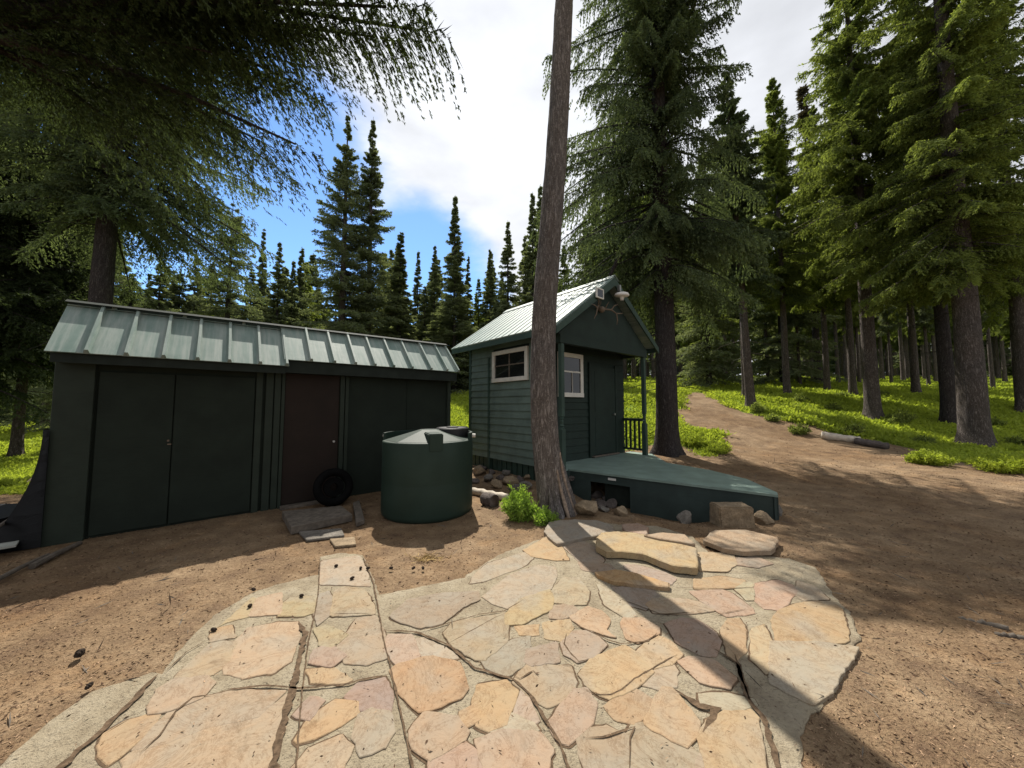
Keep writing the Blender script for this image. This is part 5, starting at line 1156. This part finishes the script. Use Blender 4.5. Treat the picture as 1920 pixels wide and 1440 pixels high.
# ------------------------------------------------------------------ meadow cover, bush, litter
def cover():
    rgn = np.random.default_rng(77); n = 330000
    Y = 5.5 * np.exp(rgn.random(n) * math.log(60 / 5.5)); X = Y * rgn.uniform(-1.75, 1.75, n)
    k = meadow(X, Y) * sst(.25, .5, vnoise(X * .9, Y * .9, 3) * .4 + vnoise(X * 4, Y * 4, 6) * .6 + .12)
    u = X * UV.x + Y * UV.y; v = X * VV.x + Y * VV.y
    inb = ((u > 6.6) & (u < 9.4) & (v > -1.6) & (v < 4.0)) | ((u > 4.4) & (u < 8.0) & (v > 5.1) & (v < 8.7))
    ok = (rgn.random(n) < k) & ~inb; X, Y = X[ok], Y[ok]; n = len(X); Z = ground_z(X, Y); K = 5
    s = (.035 + .0036 * Y) * rgn.uniform(.6, 1.4, n) * (0.7 + .8 * vnoise(X * 1.3, Y * 1.3, 8))
    P = np.repeat(np.stack([X, Y, Z], -1), K, 0); S_ = np.repeat(s, K)
    P[:, :2] += rgn.normal(0, 1, (len(P), 2)) * S_[:, None] * .6; P[:, 2] += rgn.random(len(P)) * S_ * .9 - .01
    d = rgn.normal(0, .75, (len(P), 3)); d[:, 2] = np.abs(d[:, 2]) + .35; d = unit(d)
    sh = np.clip(np.repeat(vnoise(X * .8, Y * .8, 12) * .55 + vnoise(X * .25, Y * .25, 13) * .35 - .15 + rgn.random(n) * .3, K) + rgn.random(len(P)) * .2, 0, 1)
    V, Q, A = quads_from(P, d, S_ * 1.1, S_ * .55, rgn, sh)
    me = npmesh('ground_cover', V, Q, attrs={'shade': A}); me.materials.append(M['groundcover'])
    o = link(bpy.data.objects.new('ground_cover', me)); tag(o, 'bright green low plants covering the meadow floor', 'ground cover', None, 'stuff')
cover()
def bush(px, py, Rb, Hb, n, seed, label, mat='shrub_leaf', q=.05, name='shrub', group=None):
    g = hit(px, py); rgn = np.random.default_rng(seed); root = empty(name, (g[0], g[1], g[2] - .01), label, 'shrub', group)
    ns = 46; a = rgn.random(ns) * 6.28; rr_ = np.sqrt(rgn.random(ns)); tip = np.stack([np.cos(a) * rr_ * Rb, np.sin(a) * rr_ * Rb * .8, Hb * (1 - .55 * rr_ ** 2) * rgn.uniform(.6, 1.1, ns)], -1); base = tip * [.3, .3, 0]
    t = rgn.random(n); si = rgn.integers(0, ns, n); P = base[si] + (tip[si] - base[si]) * (t ** .7)[:, None] + rgn.normal(0, .028, (n, 3)); P[:, 2] = np.maximum(P[:, 2], .005)
    d = unit(rgn.normal(0, .6, (n, 3)) + [0, 0, .45]); V, Q, A = quads_from(P, d, q * rgn.uniform(.6, 1.4, n), q * .32 * rgn.uniform(.7, 1.3, n), rgn, np.clip(rgn.random(n) * .6 + (si % 7) / 15, 0, 1))
    me = npmesh('foliage', V, Q, attrs={'shade': A}); me.materials.append(M[mat]); link(bpy.data.objects.new('foliage', me), root)
    bm = bmesh.new()
    for i in range(ns): tube(bm, [base[i], base[i] * .5 + tip[i] * .5 + [.01, 0, 0], tip[i]], [.004, .003, .0015], 4)
    me = bpy.data.meshes.new('stems'); bm.to_mesh(me); bm.free(); me.materials.append(M['wood_grey']); link(bpy.data.objects.new('stems', me), root)
bush(975, 975, .26, .50, 5200, 1, 'bright green leafy bush left of the big bare trunk')
bush(1022, 982, .18, .20, 1600, 2, 'small dark green tuft at the foot of the big bare trunk')
bush(1310, 838, .55, .42, 5200, 3, 'low green bush beside the trunk right of the cabin', 'groundcover', .07)
bush(1345, 850, .40, .30, 3000, 4, 'small clump of green plants at the trail edge near the deck', 'groundcover', .06)
bush(1500, 815, .35, .40, 1500, 6, 'dark seedling in the grass left of the pale log', 'needles_green', .09)
bush(1688, 795, .5, .55, 2200, 7, 'dark low shrub at the foot of the tree behind the pale log', 'needles_green', .09)
bush(1745, 872, .5, .35, 4200, 8, 'leafy clump at the meadow edge left of the thickest tree', 'groundcover', .07)
bush(1880, 885, .6, .40, 4200, 9, 'leafy clump at the meadow edge right of the thickest tree', 'groundcover', .07)

for i_, (a_, b_) in enumerate([(1450, 790), (1560, 770), (1600, 815), (1680, 800), (1730, 835), (1860, 800), (1905, 840), (1420, 775), (1580, 745), (1800, 770), (1655, 745), (1500, 755)]):
    bush(a_, b_, .32 + .05 * (i_ % 3), .28 + .06 * (i_ % 4), 900, 40 + i_, 'low dark shrub growing among the bright meadow plants on the right', 'needles_green', .10, group='low shrubs in the right meadow')

def litter():
    rgn = np.random.default_rng(5)
    for nm, n, s0, s1, mat, asp, lab in (('needle_litter', 60000, .008, .024, 'litter', .22, 'pale needles and bark chips scattered on the dirt'), ('bark_litter', 22000, .008, .024, 'litter_dark', .4, 'dark bark flakes scattered on the dirt'), ('twig_litter', 1500, .05, .12, 'wood_grey', .07, 'thin dry twigs scattered on the dirt')):
        Y = 1.2 * np.exp(rgn.random(n) * math.log(14 / 1.2)); X = Y * rgn.uniform(-1.65, 1.65, n)
        P2 = np.array([tuple(p) for p in to2(OUTLINE, .02)]); d = sdf(X, Y, P2); k = (d > .0) | (rgn.random(n) < .035)
        k &= (meadow(X, Y) < .6); X, Y, d = X[k], Y[k], d[k]; n = len(X); Z = np.where(d > 0, ground_z(X, Y), .024) + .003
        dr = rgn.normal(0, 1, (n, 3)); dr[:, 2] *= .28; dr = unit(dr); ln = rgn.uniform(s0, s1, n) * (1 + .10 * Y)
        V, Q, A = quads_from(np.stack([X, Y, Z], -1), dr, ln, ln * asp, rgn, rgn.random(n))
        me = npmesh(nm, V, Q, attrs={'shade': A}); me.materials.append(M[mat]); tag(link(bpy.data.objects.new(nm, me)), lab, 'litter', None, 'stuff')
    cones = [(468, 1149), (565, 1126), (660, 1092), (166, 1302), (475, 1113), (690, 1072), (676, 1076), (733, 1075), (775, 1074), (793, 1073), (400, 1195), (630, 1068), (148, 1242)]
    bm = bmesh.new(); bmesh.ops.create_icosphere(bm, subdivisions=3, radius=.5); from mathutils import noise as mn
    for v in bm.verts: v.co *= 1 + .28 * math.sin(v.co.z * 26 + math.atan2(v.co.y, v.co.x) * 2) * .5; v.co.z *= 1.6
    me = bpy.data.meshes.new('pine_cone'); bm.to_mesh(me); bm.free(); me.materials.append(M['cone_brown'])
    for i, (x, y) in enumerate(cones):
        p = hit(x, y); o = bpy.data.objects.new('pine_cone', me); link(o); s = .026 if i != 12 else .045; o.scale = (s, s, s); o.location = (p[0], p[1], max(p[2], .022) + s * .45); o.rotation_euler = (1.4, .2, i * 1.1)
        tag(o, 'small dark cone lying on the paving and dirt in front of the shed', 'cone', 'small dark cones scattered in front of the shed')
    # moss/twig bunch near the tank
    g = hit(800, 1053); n = 160; P = np.array([g]) + rgn.normal(0, 1, (n, 3)) * [.09, .05, .008]; P[:, 2] = ground_z(P[:, 0], P[:, 1]) + .01; dr = rgn.normal(0, 1, (n, 3)); dr[:, 2] = np.abs(dr[:, 2]) * .3; V, Q, A = quads_from(P, unit(dr), rgn.uniform(.03, .09, n), np.full(n, .008), rgn, rgn.random(n))
    me = npmesh('twig_bunch', V, Q); me.materials.append(M['moss_twig']); o = link(bpy.data.objects.new('twig_bunch', me)); tag(o, 'yellowish bunch of dry twigs on the dirt below the tank', 'twigs'); own_origin(o)
litter()
